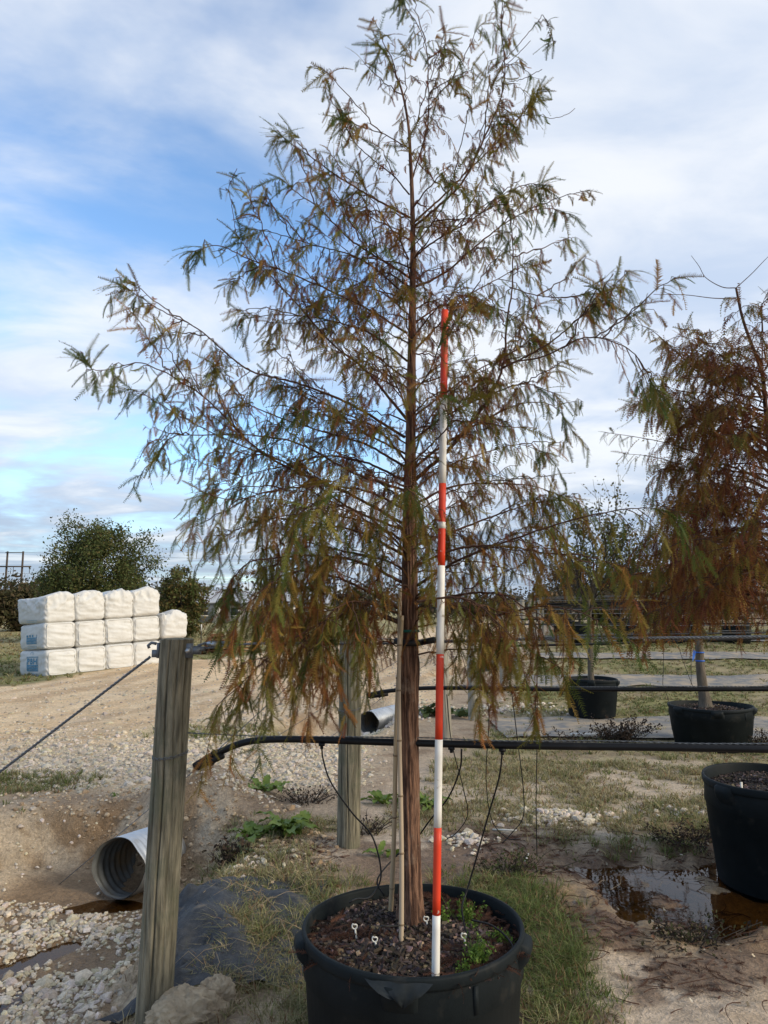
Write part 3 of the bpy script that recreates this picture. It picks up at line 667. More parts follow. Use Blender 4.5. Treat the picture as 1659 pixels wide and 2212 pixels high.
hose('black irrigation hose in front of the pots with a folded clamped end',
     [(420, 1655, 3.36), (445, 1640, 3.35), (480, 1622, 3.33), (520, 1606, 3.31), (560, 1599, 3.29), (640, 1597, 3.24), (830, 1603, 3.13), (1100, 1610, 2.97), (1400, 1614, 2.86), (1659, 1618, 2.76), (1850, 1620, 2.7)], .0148,
     wire=np.array([P(405, 1583, 3.42), P(480, 1587, 3.38), P(560, 1590, 3.3)]), emit=((695, 1609, 3.2), (975, 1617, 3.04), (1085, 1621, 2.97)), clampat=((428, 1657, 3.345), (482, 1632, 3.32)))
hose('second black irrigation hose, one row back, with its end folded beside the bamboo stakes',
     [(792, 1502, 5.72), (830, 1494, 5.7), (880, 1489, 5.66), (960, 1486, 5.6), (1200, 1489, 5.45), (1500, 1489, 5.25), (1800, 1488, 5.1)], .0155,
     emit=((1052, 1495, 5.53), (1106, 1495, 5.5), (1213, 1497, 5.42)), clampat=((800, 1505, 5.71), (838, 1499, 5.69)))
hose('third black hose curving up at its end beside the third post', [(1014, 1420, 9.9), (1030, 1404, 9.9), (1060, 1397, 9.9), (1150, 1394, 9.9), (1300, 1391, 9.9), (1480, 1384, 9.9), (1800, 1375, 9.9)], .017, wire=False)
hose('fourth black hose crossing behind the small bare tree', [(1060, 1386, 12), (1080, 1383, 12), (1250, 1377, 12), (1450, 1370, 12), (1800, 1364, 12)], .017, wire=False)
plain('thin support wire of the third row of pots', [P(965, 1376, 9.95), P(1200, 1372, 9.9), P(1500, 1364, 9.9), P(1800, 1358, 9.9)], .004, 'support_wire', group='far support wires')
for k, (bb, tt) in enumerate(rowposts[1:]):
    for nm, dz, r in (('irrigation_hose', -.28, .018), ('support_wire', -.05, .006)):
        xs = np.linspace(tt[0], tt[0]+20, 10); pts = np.c_[xs, np.full(10, tt[1]), np.array([height(q, tt[1])+1.56+dz for q in xs])+.02*np.sin(xs)]
        pts[:, 2] = pts[0, 2]+(pts[:, 2]-pts[0, 2])*.6
        if k == 0 and nm == 'irrigation_hose': continue
        w = 'black hose' if nm == 'irrigation_hose' else 'thin support wire'
        plain(f'{w} of far row {k+1}, stretched from the {["fourth","fifth","sixth","seventh","eighth","ninth","tenth","eleventh","twelfth"][k]} post', pts, r, nm, 'tube' if dz < -.1 else 'cable', 'hose' if dz < -.1 else 'wire', 5, 20, 'far row hoses and wires')

def drip(label, pix, r=.0036, m=50):
    return plain(label, [P(*q) for q in pix], r, 'drip_tube', 'tube', 'drip tube', 6, m, 'thin drip tubes hanging from the hoses')
drip('thin drip tube hanging left of the bamboo stakes down into the big pot', [(695, 1612, 3.2), (698, 1640, 3.2), (715, 1690, 3.2), (760, 1755, 3.2), (800, 1800, 3.2), (818, 1850, 3.18), (822, 1900, 3.15), (800, 1938, 3.1), (770, 1942, 3.08), (755, 1950, 3.06)])
drip('thin drip tube falling right of the measuring pole into the big pot', [(1085, 1625, 2.97), (1078, 1680, 2.99), (1055, 1760, 3.02), (1030, 1850, 3.05), (1010, 1920, 3.05), (998, 1960, 3.0), (1006, 2010, 2.92), (1018, 2028, 2.88)])
drip('drip tube curving from the hose behind the measuring pole toward the trunk', [(997, 1618, 3.03), (994, 1660, 3.05), (970, 1720, 3.1), (930, 1770, 3.15), (900, 1810, 3.22), (855, 1850, 3.3), (815, 1900, 3.2), (830, 1935, 3.16)])
drip('dark drip tube lying on the mulch at the rim of the big pot', [(1020, 1988, 2.99), (1060, 1998, 2.97), (1090, 2020, 2.93), (1108, 2045, 2.87), (1103, 2060, 2.85)])
drip('short drip tube lying at the trunk foot', [(868, 2000, 3.0), (840, 2001, 2.98), (822, 2002, 2.96), (818, 2012, 2.95)])
drip('long drip tube loop hanging from the second hose right of the pole', [(1052, 1500, 5.53), (1056, 1560, 5.55), (1050, 1680, 5.6), (1062, 1770, 5.65), (1095, 1810, 5.7), (1125, 1812, 5.66)])
drip('drip tube hanging from the second hose, curving at its foot', [(1106, 1500, 5.5), (1118, 1600, 5.52), (1130, 1700, 5.55), (1130, 1765, 5.6), (1105, 1800, 5.6), (1085, 1822, 5.6)])
drip('straight drip tube hanging down to the sand at right of the pole', [(1156, 1500, 5.48), (1160, 1600, 5.48), (1158, 1720, 5.5), (1160, 1850, 5.5)])
drip('drip tube bowing behind the red band of the pole', [(965, 1500, 5.6), (975, 1600, 5.62), (1000, 1700, 5.65), (1010, 1760, 5.7), (985, 1800, 5.75), (965, 1812, 5.75)])
drip('drip tube hanging before the third pot', [(1434, 1385, 9.8), (1433, 1450, 9.75), (1432, 1480, 9.7), (1440, 1500, 9.6), (1448, 1525, 9.55)])
drip('drip tube slanting into the third pot beside its trunk', [(1462, 1385, 9.8), (1480, 1440, 9.75), (1500, 1490, 9.7), (1508, 1505, 9.65)])
drip('upright drip tube left of the blue ribbon', [(1492, 1383, 9.8), (1493, 1440, 9.75), (1493, 1480, 9.7)])
drip('drip tube hanging past the trunk under the black strap', [(895, 1392, 3.1), (905, 1430, 3.12), (902, 1500, 3.15), (890, 1560, 3.2)], .003)

# ------------------------------------------------------------------ pots
def pot(label, c, z0, R, H, cond=0, group='large black nursery pots', handles=(200, 255, 330, 60), mulch=2600, phase=0.):
    o = thing('nursery_pot', label, 'plant pot', (c[0], c[1], z0), group=group)
    def wf(r, z, a):
        k = 1+.012*np.sin(2*a+phase)+.008*np.sin(3*a+1+phase); return r*k, z+.006*np.sin(2*a+phase*2)*(z > H*.5)
    Rb = R*.86
    mb = MB(); mb.lathe([(0.01, .0), (Rb*.97, 0), (Rb, .015), (Rb+(R-Rb)*.38, H*.38), (Rb+(R-Rb)*.385+.004, H*.385), (Rb+(R-Rb)*.74, H*.74), (Rb+(R-Rb)*.74+.008, H*.75), (R*.972, H*.93)], 72, (0, 0, 0), wf); mb.build('shell', M['pot'], o, world=False)
    mb = MB(); mb.lathe([(R*.965, H*.925), (R*.992, H*.93), (R*1.0, H*.945), (R*1.0, H*.985), (R*.992, H), (R*.968, H+.002), (R*.957, H*.985), (R*.935, H*.8), (R*.92, H*.6)], 72, (0, 0, 0), wf); mb.build('rim', M['pot'], o, world=False)
    for hd in handles:
        a = math.radians(hd); mb = MB(); n = 16; hw = .15
        t = np.linspace(-hw, hw, n); prof = [(R*.995, H*.985), (R+.026, H*.965), (R+.030, H*.93), (R+.020, H*.875), (R*.96, H*.80)]
        v = []
        for tt in t:
            f = (1-(abs(tt)/hw)**6)
            for (pr, pz) in prof:
                rr_ = R*.975+(pr-R*.975)*f if pr > R*.975 else pr
                kk = 1+.012*math.sin(2*(a+tt)+phase)+.008*math.sin(3*(a+tt)+1+phase)
                v.append((rr_*kk*math.cos(a+tt), rr_*kk*math.sin(a+tt), pz+.006*math.sin(2*(a+tt)+phase*2)))
        k = len(prof); f = [[i*k+j, (i+1)*k+j, (i+1)*k+j+1, i*k+j+1] for i in range(n-1) for j in range(k-1)]
        mb.add(v, f); mb.build('handle', M['pot'], o, world=False)
    for q in range(10):       # raised ribs under the rim
        a = q*.6283+.2; mb = MB(); rr_ = R*.955
        mb.box((rr_*math.cos(a), rr_*math.sin(a), H*.83), (.012, .018, H*.15), np.array([[math.cos(a), -math.sin(a), 0], [math.sin(a), math.cos(a), 0], [0, 0, 1]])); mb.build('rib', M['pot'], o, world=False)
    zs = H*.90
    mb = MB(); prof = [(R*.945, zs-.015), (R*.8, zs+.002), (R*.4, zs+.014), (.002, zs+.022)]
    mb.lathe(prof, 48, (0, 0, 0), lambda r, z, a: (r, z+.012*np.sin(a*3+r*9)*(r < R*.9)))
    soil = mb.build('soil', M['soil'], o, world=False)
    n = mulch
    if n:
        r = R*.93*np.sqrt(rng.uniform(0, 1, n)); a = rng.uniform(0, 6.28, n); z = zs+.022-.035*(r/R)**2+.010*np.sin(a*3+r*9)+rng.uniform(0, .012, n)
        sx, sy, sz = rng.uniform(.006, .019, n), rng.uniform(.004, .011, n), rng.uniform(.002, .005, n)
        base = np.array([[x, y, zz] for x in (-1, 1) for y in (-1, 1) for zz in (-1, 1)], float)
        v = base[None]*np.stack([sx, sy, sz], 1)[:, None]*(1+rng.uniform(-.25, .25, (n, 8, 3)))
        e = rng.normal(0, .45, (n, 2)); yaw = rng.uniform(0, 6.28, n)
        v = np.stack([v[..., 0], v[..., 1]*np.cos(e[:, :1])-v[..., 2]*np.sin(e[:, :1]), v[..., 1]*np.sin(e[:, :1])+v[..., 2]*np.cos(e[:, :1])], -1)
        v = np.stack([v[..., 0]*np.cos(e[:, 1:])+v[..., 2]*np.sin(e[:, 1:]), v[..., 1], -v[..., 0]*np.sin(e[:, 1:])+v[..., 2]*np.cos(e[:, 1:])], -1)
        cy_, sy_ = np.cos(yaw)[:, None], np.sin(yaw)[:, None]
        v = np.stack([v[..., 0]*cy_-v[..., 1]*sy_, v[..., 0]*sy_+v[..., 1]*cy_, v[..., 2]], -1)+np.stack([r*np.cos(a), r*np.sin(a), z], -1)[:, None]
        f = np.array([[0, 1, 3, 2], [4, 6, 7, 5], [0, 4, 5, 1], [2, 3, 7, 6], [0, 2, 6, 4], [1, 5, 7, 3]])
        lum = rng.choice([.03, .05, .085, .16, .30], n, p=[.34, .32, .20, .10, .04])[:, None]*rng.uniform(.7, 1.2, (n, 1)); tint = np.c_[np.ones(n), rng.uniform(.62, .82, n), rng.uniform(.42, .72, n)]
        mb = MB(); mb.add(v.reshape(-1, 3), (f[None]+np.arange(n)[:, None, None]*8).reshape(-1, 4), np.repeat(lum*tint, 8, 0)); tag(mb.build('bark_mulch', M['mulch'], o, smooth=False, world=False), kind='stuff')
    return o, z0+zs
H1 = .60
pot1, S1 = pot('large black nursery pot in the foreground holding the tall tree and measuring pole', POT1, .565-H1, .430, H1, handles=(193, 262, 345, 70), mulch=4200, phase=.4)
pot2, S2 = pot('black nursery pot cut off by the frame edge, standing in the brown puddle', POT2, -.075, .485, .70, mulch=2200, phase=2.)
pot3, S3 = pot('black nursery pot with a blue-ribboned trunk on the grey weed mat', POT3, gz(*POT3)-.02, .53, .56, mulch=600, phase=1.)
pot4, S4 = pot('black nursery pot of the small bare tree behind the hanging foliage', POT4, gz(*POT4)+.03, .43, .60, mulch=300, phase=3.)
# torn plastic flap at the pot's front lip
b = MB(); v = []; nn = 9
for iu in range(nn):
    for iv in range(5):
        uu = iu/(nn-1); vv = iv/4; a = math.radians(249+26*uu); w = (1-vv)+.15; rr_ = .430*1.01+.012+.022*math.sin(vv*2.5)+.006*math.sin(uu*14+vv*3)
        am = math.radians(264); aa = am+(a-am)*w*(1 if iv < 4 else .4)
        v.append((POT1[0]+rr_*math.cos(aa), POT1[1]+rr_*math.sin(aa), .565-.008-.075*vv*(1-.5*abs(uu-.62))))
b.add(v, [[i*5+j, (i+1)*5+j, (i+1)*5+j+1, i*5+j+1] for i in range(nn-1) for j in range(4)])
b.build('torn_lip', mat('scuffed_plastic', (.022, .027, .03), .55, .2, (.010, .013, .014), 14), pot1)

# measuring pole
t0 = P(961, 671, 2.80); t1 = P(940, 2085, 2.70); t1[2] = S1-.03+.0
o = thing('measuring_pole', 'red and white banded measuring pole standing upright in the foreground pot', 'measuring pole', t1)
ys = [671, 860, 1045, 1222, 1413, 1597, 1787, 1976]
def onpole(yy):
    lo, hi = 0.0, 1.0
    for _ in range(40):
        m_ = (lo+hi)/2; q = t0+(t1-t0)*m_; d = q-CAM; Zc = d[1]*CP+d[2]*SP; vy = 1106+FPX*(d[1]*SP-d[2]*CP)/Zc
        if vy < yy: lo = m_
        else: hi = m_
    return t0+(t1-t0)*lo
cuts = [onpole(q) for q in ys]+[t1]
for k in range(len(cuts)-1):
    a, c = cuts[k], cuts[k+1]; b = MB(); b.tube(np.linspace(a, c+(a-c)*.0015, 6), .0142, 20); b.build('red_band' if k % 2 == 0 else 'white_band', M['red'] if k % 2 == 0 else M['white'], o)
a = onpole(1128); c = onpole(1142); b = MB(); b.tube(np.array([a, c]), .0147, 20, True); b.build('worn_ring', M['white'], o)

# bamboo stakes
def bamboo(label, a, b, r, mt, nodes):
    a = np.asarray(a); b = np.asarray(b); o = thing('bamboo_stake', label, 'stake', a, group='bamboo stakes in the foreground pot')
    n = 60; s = np.linspace(0, 1, n); rad = np.full(n, r)*(1-.15*s)
    for q in nodes: rad = rad*(1+.16*np.exp(-((s-q)/.004)**2))
    m = MB(); m.tube(a+(b-a)*s[:, None]+np.c_[.004*np.sin(s*7), 0*s, 0*s], rad, 12); m.build('cane', M[mt], o)
    for q in nodes:
        c = a+(b-a)*q+np.array([.004*math.sin(q*7), 0, 0]); d = nrm(b-a)*.0035; m = MB(); m.tube(np.array([c-d, c+d]), r*1.12, 12); m.build('joint', M['node'], o)
    return o
z = S1; q0 = P(866, 2018, 2.92); q0[2] = z-.02
bamboo('pale bamboo stake right against the trunk front in the foreground pot', q0, P(863, 1270, 3.05), .0095, 'bamboo2', (.08, .26, .41, .56, .70, .83))
q0 = P(842, 1945, 3.2); q0[2] = z-.02
bamboo('yellowish bamboo stake leaning left of the trunk in the foreground pot', q0, P(867, 1330, 3.02), .010, 'bamboo', (.12, .35, .55, .8))

# drip stakes with ring heads
def dstake(label, x, y, f, hpx):
    b0 = P(x, y, f); b0[2] = S1-.005+.005; o = thing('drip_stake', label, 'drip stake', b0, group='white drip stakes in the mulch')
    lean = np.array([-.012, 0, 0]); h = .075
    b = MB(); b.tube(np.array([b0-[0, 0, .02], b0+lean+[0, 0, h*.72]]), [.0042, .0035], 6); b.build('spike', M['plastic_w'], o)
    c = b0+lean*1.2+[0, 0, h*.86]; aa = np.linspace(.9, 2*np.pi+2.2-2.2+.0+5.3, 18); aa = np.linspace(-np.pi*.15-np.pi/2*0-.6, np.pi+.6+.0, 18)
    b = MB(); b.tube(np.c_[c[0]+.0095*np.cos(aa+np.pi), np.full(18, c[1]), c[2]+.010*np.sin(aa+np.pi)], .0028, 6); b.tube(np.array([c+[-.008, 0, .006], c+[.008, 0, .006]]), .003, 5); b.build('head', M['plastic_w'], o)
dstake('white drip stake at the left back of the mulch in the foreground pot', 774, 1972, 2.98, 40)
dstake('white drip stake nearest the front rim left of the trunk', 818, 2028, 2.87, 40)
dstake('white drip stake by the green weed right of the pole', 1010, 2012, 2.9, 40)
dstake('small white drip stake half hidden behind the measuring pole', 928, 1958, 3.05, 30)
b0 = P(1600, 1672, 5.0); b0[2] = S2; b = MB(); b.box(b0+np.array([0, 0, .035]), (.014, .006, .11)); tag(b.build('plant_tag', M['plastic_w']), 'white plant tag stuck in the mulch of the pot by the puddle', 'plant tag')
# ------------------------------------------------------------------ bald cypress trees
def spray_template(npair, curve, nl, nw, sides=3, seed=0):
    g = np.random.default_rng(seed); V = []; F = []
    s = np.linspace(0, 1, 5)
    for k in range(5):
        for q in range(sides):
            a = 2*np.pi*q/sides; r = .011*(1-.7*s[k]); V.append((s[k], r*math.cos(a), -curve*s[k]**2+r*math.sin(a)))
    for k in range(4):
        for q in range(sides):
            a, b, c, d = k*sides+q, k*sides+(q+1) % sides, (k+1)*sides+(q+1) % sides, (k+1)*sides+q; F += [(a, b, c), (a, c, d)]
    for k in range(npair):
        x = .06+.94*k/(npair-1); z = -curve*x*x; L = nl*(.55+.65*math.sin(math.pi*min(1, x*.85+.12)))*g.uniform(.8, 1.15)
        for sd_ in (-1, 1):
            ang = math.radians(g.uniform(42, 66)); dx_, dy_ = math.cos(ang)*L, math.sin(ang)*L*sd_; zz = z+g.uniform(-.25, .15)*L
            b = len(V); V += [(x-nw*.5, 0, z), (x+nw*.5, 0, z), (x+dx_, dy_, zz)]; F.append((b, b+1, b+2))
    return np.array(V, float), np.array(F)
TPL = [spray_template(16, c, n_*1.0, .050, 3, k) for k, (c, n_) in enumerate(((.18, .15), (.32, .16), (.45, .14), (.26, .12), (.60, .15), (.10, .13)))]
TPL_FAR = [spray_template(8, c, n_, .085, 3, k+20) for k, (c, n_) in enumerate(((.08, .16), (.25, .16), (.4, .15)))]
class Sprays:
    def __init__(s): s.p = []; s.d = []; s.l = []; s.c = []
    def add(s, p, d, l, c): s.p.append(p); s.d.append(d); s.l.append(l); s.c.append(c)
    def emit(s, mb, tpl):
        if not s.p: return
        p = np.array(s.p); d = np.array(s.d); d /= np.linalg.norm(d, axis=1)[:, None]+1e-9; l = np.array(s.l); c = np.array(s.c); n = len(p)
        up = np.tile([0., 0, 1.], (n, 1)); up[np.abs(d[:, 2]) > .93] = [0.3, 1., 0]
        up = up+rng.normal(0, .35, (n, 3)); Zl = up-d*(up*d).sum(1)[:, None]; Zl /= np.linalg.norm(Zl, axis=1)[:, None]; Yl = np.cross(Zl, d)
        roll = rng.normal(0, .6, n); Y2 = Yl*np.cos(roll)[:, None]+Zl*np.sin(roll)[:, None]; Z2 = -Yl*np.sin(roll)[:, None]+Zl*np.cos(roll)[:, None]
        which = rng.integers(0, len(tpl), n)
        for k, (V, F) in enumerate(tpl):
            m = which == k
            if not m.any(): continue
            nl_ = np.sqrt(l[m]/.10)                # needles stay about the same length on long and short sprays
            vv = p[m][:, None]+l[m][:, None, None]*(V[None, :, 0:1]*d[m][:, None]+(V[None, :, 1:2]/nl_[:, None, None])*Y2[m][:, None]+V[None, :, 2:3]*Z2[m][:, None])
            q = m.sum(); mb.add(vv.reshape(-1, 3), (F[None]+np.arange(q)[:, None, None]*len(V)).reshape(-1, 3), np.repeat(c[m], len(V), 0))
PAL = np.array([[.055, .085, .018], [.105, .118, .022], [.215, .165, .030], [.235, .110, .026], [.200, .066, .024], [.125, .040, .030]])
def spraycol(v):                        # 0 green ... 1 rust
    k = np.clip(v+random.gauss(0, .11), 0, .999)*5; i = int(k); f = k-i
    return (PAL[i]*(1-f)+PAL[min(i+1, 5)]*f)*random.uniform(.7, 1.3)
def rv(s): return np.array([random.gauss(0, s), random.gauss(0, s), random.gauss(0, s)])
DOWN = np.array([0, 0, -1.0])
def dress(limb, mb, sp, r0, t0=.22, dens=1.0, tw=(.12, .34), hang=.6, rust=(.75, .25), slen=(.06, .115), tipstar=12, step=.062, bare=.0, gold=0.0, twr=.0016):
    """twigs and sprays along one limb (world points)"""
    n = len(limb); seg = np.linalg.norm(np.diff(limb, axis=0), axis=1); cum = np.r_[0, np.cumsum(seg)]; L = cum[-1]
    T = np.gradient(limb, axis=0); T /= np.linalg.norm(T, axis=1)[:, None]+1e-9
    s = L*t0; side = random.choice((-1, 1))
    while s < L:
        f = s/L; i = min(np.searchsorted(cum, s), n-1); p = limb[i]; t = T[i]; side = -side
        if random.random() > bare:
            N = np.cross(t, [0, 0, 1.0]); N = N/(np.linalg.norm(N)+1e-6) if np.linalg.norm(N) > .15 else nrm(rv(1)*[1, 1, .2])
            l = random.uniform(*tw)*(1.0-.55*f)*(1.1 if f > .3 else .8)
            d = nrm(t*random.uniform(.35, .8)+N*side*random.uniform(.4, 1.0)+np.array([0, 0, random.uniform(-.75, .40)])+rv(.22))
            m = 7; ss = np.linspace(0, 1, m)[:, None]; pts = p+d*ss*l+DOWN*(ss**2)*l*random.uniform(.15, .55)*(.4+hang)
            pts[1:-1] += np.array([rv(.006) for _ in range(m-2)])
            mb.tube(pts, np.linspace(twr*1.35, twr*.55, m), 4, False)
            base_r = rust[0]+(rust[1]-rust[0])*f+random.gauss(0, .15)+gold
            k = max(3, int(l/.020*dens)); sd2 = 1
            for q in range(k):
                u = min(1, .08+.92*((q+random.random()*.7)/k)**.72); idx = u*(m-1); a = int(min(idx, m-2)); w = idx-a
                pp = pts[a]*(1-w)+pts[a+1]*w; td = nrm(pts[a+1]-pts[a]); sd2 = -sd2
                n2 = np.cross(td, [0, 0, 1.0]); n2 = n2/(np.linalg.norm(n2)+1e-6)
                g = hang*random.uniform(.5, 1.5)
                bd = td*random.uniform(.3, .8)+n2*sd2*random.uniform(.25, .8)+DOWN*g+rv(.16)
                sp.add(pp, bd, random.uniform(*slen)*(.46+.64*f)*(.75+.4*u), spraycol(base_r-.15*u))
        s += step*random.uniform(.6, 1.4)
    e = limb[-1]; t = T[-1]
    for q in range(tipstar):
        bd = t*random.uniform(.3, 1.2)+rv(.55)+DOWN*hang*random.uniform(0, .9); sp.add(e-t*random.uniform(0, .09), bd, random.uniform(.07, .13), spraycol(rust[1]+gold+random.gauss(0, .1)))
def limb_tube(mb, pts, r0, r1, n=7): mb.tube(pts, r0+(r1-r0)*np.linspace(0, 1, len(pts))**.8, n)

# ---- the tall tree in the foreground
TF = 3.10
base = P(889, 2004, TF); base[2] = S1-.03
tree = thing('bald_cypress_tree', 'tall feathery bald cypress with green and rust needles in the foreground pot', 'tree', base)
tr_px = [(889, 2010), (888, 1960), (887, 1900), (886, 1800), (885, 1700), (884, 1550), (884, 1400), (885, 1250), (885, 1100), (887, 950), (889, 800), (891, 650), (892, 520), (890, 420), (886, 330), (882, 270), (869, 200), (850, 150), (832, 115)]
tr_w = [66, 52, 44, 40, 39, 38, 37, 35, 31, 25, 21.5, 17, 13, 10.5, 8.5, 7, 5.5, 4, 2.5]
tp = np.array([P(x, y, TF) for x, y in tr_px]); tp[0, 2] = S1-.04
trad = np.array([w*P(829, y, TF)[1]/FPX/2*(1.0) for (x, y), w in zip(tr_px, tr_w)])
q = catmull(tp, 420); u = np.linspace(0, 1, 420); sl = np.r_[0, np.cumsum(np.linalg.norm(np.diff(tp, axis=0), axis=1))]; rq = np.interp(np.linspace(0, sl[-1], 420), sl, trad)
q_tr = q.copy(); n = 84; a = np.linspace(0, 2*np.pi, n, endpoint=False); S_, A_ = np.meshgrid(np.linspace(0, sl[-1], 420), a, indexing='ij')
tw_ = A_+S_*.5
ridge = np.abs(np.sin(tw_*8+3.2*fbm(A_*2, S_*9, 3, 3)))*.7+fbm(A_*6.0, S_*16, 3, 6)
rad = rq[:, None]*(1+.17*(ridge-.9))*(1+.13*np.exp(-S_/.10)*np.sin(A_*4+1)+.05*np.exp(-S_/.3)*np.sin(A_*3))
rad = rad*(1-.13*sstep(.9, 2.2, S_))
v = np.stack([q[:, 0:1]+rad*np.cos(A_), q[:, 1:2]+rad*np.sin(A_), q[:, 2:3]+0*A_], -1)
i, j = np.meshgrid(np.arange(419), np.arange(n), indexing='ij'); j2 = (j+1) % n
mb = MB(); mb.add(v.reshape(-1, 3), np.stack([i*n+j, i*n+j2, (i+1)*n+j2, (i+1)*n+j], -1).reshape(-1, 4)); mb.build('trunk', M['bark'], tree)
LIMBS = '''
868,1130 760,1070 640,1020 550,965 460,875 400,830 310,785 250,795 205,800 182,775|-.3|.0095|b.35
872,1145 750,1095 640,1012 560,978 480,945 400,905 340,870 300,845 276,842|-.1|.008|b.4
875,945 760,875 650,830 550,805 490,765 430,712 350,672 300,640 262,612|-.25|.009|b.45
878,905 790,800 720,745 640,655 560,570 510,505|.1|.009|
510,505 500,440 495,405 512,364|.12|.002|t
885,600 840,570 760,520 690,450 640,415 602,382|-.2|.008|
885,470 820,435 740,388 680,345 635,315 600,288|.05|.0075|b.5
880,640 780,560 680,530 580,500 530,495|.3|.006|
880,720 780,660 650,600 540,560 470,530 412,545|-.35|.007|
884,420 850,380 800,340 760,300 740,255|.15|.005|
878,1010 790,960 690,930 600,900 520,860 455,775|.35|.008|
876,1060 760,1020 650,960 540,940 440,940 370,945 330,1000|-.45|.008|
874,1200 780,1150 680,1130 580,1120 500,1150 452,1190|.1|.009|h
872,1260 780,1215 690,1200 600,1205 530,1220 480,1290|-.3|.010|h
872,1320 790,1275 720,1245 640,1235 570,1270 510,1340|-.5|.010|h
872,1350 800,1325 730,1330 650,1370 580,1420 508,1490|-.35|.009|h
874,1345 830,1330 780,1320 700,1310 620,1300 545,1330|.4|.008|h
880,820 800,760 740,700 690,640|.6|.006|
880,780 800,720 700,690 600,680 520,690|.4|.007|
882,680 840,640 800,590 790,520|-.5|.005|
893,490 930,460 1000,392 1050,290 1085,200 1090,130 1083,70 1085,10 1090,-35|-.15|.008|b.80
1090,130 1130,85 1165,42 1172,32 1186,60 1195,92|-.17|.0022|t
1092,142 1120,115 1146,88|-.16|.0018|n
1088,180 1130,170 1171,150|-.16|.0018|n
886,400 905,340 925,260 925,180 922,110 905,60 880,20 860,-12|.1|.0055|b.3
895,480 960,420 1040,340 1100,280 1140,230 1165,190|.25|.007|b.45
1130,240 1190,255 1225,247 1242,234|.22|.0016|n
895,620 960,590 1030,530 1110,470 1180,450 1228,462|.3|.008|
893,1040 980,960 1050,870 1085,795 1095,700 1108,590 1104,480 1095,430|-.3|.0125|b.4
1085,795 1170,752 1230,705 1280,660 1318,636|-.5|.006|b.5
1120,780 1180,768 1260,730 1330,740 1380,775 1418,850|-.6|.0045|b.4
1100,620 1170,640 1240,640 1292,622|-.4|.003|
895,1010 960,960 1060,900 1140,870 1200,880 1236,930|.2|.008|
893,900 960,850 1030,800 1110,760 1160,720|.45|.007|
893,760 950,700 1010,640 1080,600 1150,560|.3|.007|
890,560 940,520 1010,480 1070,440 1130,400 1185,400|-.1|.006|
893,1090 980,1050 1080,1045 1150,1050 1210,1070|.1|.008|
893,1180 1000,1140 1080,1110 1160,1085 1240,1080|.4|.009|h
893,1270 980,1215 1080,1175 1180,1140 1290,1110 1390,1097 1455,1108|-.45|.009|b.8
890,1225 990,1185 1090,1180 1180,1195 1260,1200 1335,1220|-.2|.009|h
888,1290 960,1300 1050,1330 1110,1320 1180,1310 1260,1325 1312,1360|-.55|.009|h
890,1320 950,1295 1030,1280 1100,1290 1150,1340 1168,1430|-.4|.009|h
895,980 930,900 990,830 1020,780|.7|.006|
885,1120 890,1080 880,1050 884,1060|-.6|.006|h
885,900 860,840 830,780 820,722|-.7|.006|
890,1000 960,930 1000,860|-.7|.006|
885,1200 800,1120 700,1080 670,1100|-.75|.007|h
883,560 850,500 790,450 740,440|.4|.005|
880,300 920,240 960,190 990,172|.15|.004|
882,320 830,290 770,270 738,243|-.1|.004|
872,1330 820,1310 760,1300 710,1330 690,1400|-.45|.007|h
900,1300 980,1290 1040,1310 1080,1370 1095,1420|-.5|.007|h
885,1160 930,1130 960,1100 1000,1090|.7|.007|h
880,1080 830,1050 780,1000 740,990|.75|.007|
886,860 930,800 950,740 960,700|-.6|.005|
886,1240 830,1210 740,1190 640,1170 560,1190|.65|.008|h
892,700 960,660 1050,660 1120,690 1170,740|.55|.006|
886,620 830,590 760,620 690,650 640,700|.55|.006|
884,540 920,500 960,440 975,380|-.45|.004|
880,1000 820,930 760,900 700,880 640,890|-.6|.007|
876,1040 790,1000 700,985 600,1010 520,1030 450,1050|.25|.008|
874,1100 790,1060 690,1050 590,1060 500,1080 430,1060|-.55|.008|
876,980 780,930 700,870 620,830 560,800|.7|.007|
893,950 960,900 1040,860 1130,830 1200,850|-.2|.007|
893,1060 960,1010 1040,980 1120,960 1180,980|.6|.007|
874,1170 800,1130 710,1110 610,1080 530,1080|.6|.008|
886,330 882,270 869,200 850,150 832,115 812,92|.0|.004|b.5
'''
nsp = 0
def sublimbs(w3, mb, sp, hang, low):
    L = np.linalg.norm(np.diff(w3, axis=0), axis=1).sum(); n = len(w3); T = np.gradient(w3, axis=0); T /= np.linalg.norm(T, axis=1)[:, None]+1e-9
    for _ in range(int(L*(5.6-2.0*low)+.5)):
        i = random.randint(int(n*.18), int(n*.82)); l = random.uniform(.18, .46)*(1-.35*i/n); N = np.cross(T[i], [0, 0, 1.]); N = N/(np.linalg.norm(N)+1e-6)
        d = nrm(T[i]*random.uniform(.3, .9)+N*random.choice((-1, 1))*random.uniform(.3, .9)+np.array([0, 0, random.uniform(-.35, .75-.5*low)])); ss = np.linspace(0, 1, 12)[:, None]
        q = w3[i]+d*l*ss+np.array([0, 0, random.uniform(-.3, .25)])*l*ss**2; q[1:-1] += np.array([rv(.004) for _ in range(10)]); mb.tube(q, np.linspace(.0030, .0013, 12), 5, False)
        dress(q, mb, sp, .003, .15, 1.0-.2*low, (.04, .13), hang, (1.0-.15*low, .42+.1*low), (.035, .075), 6, .046, gold=.02*low, twr=.0011)
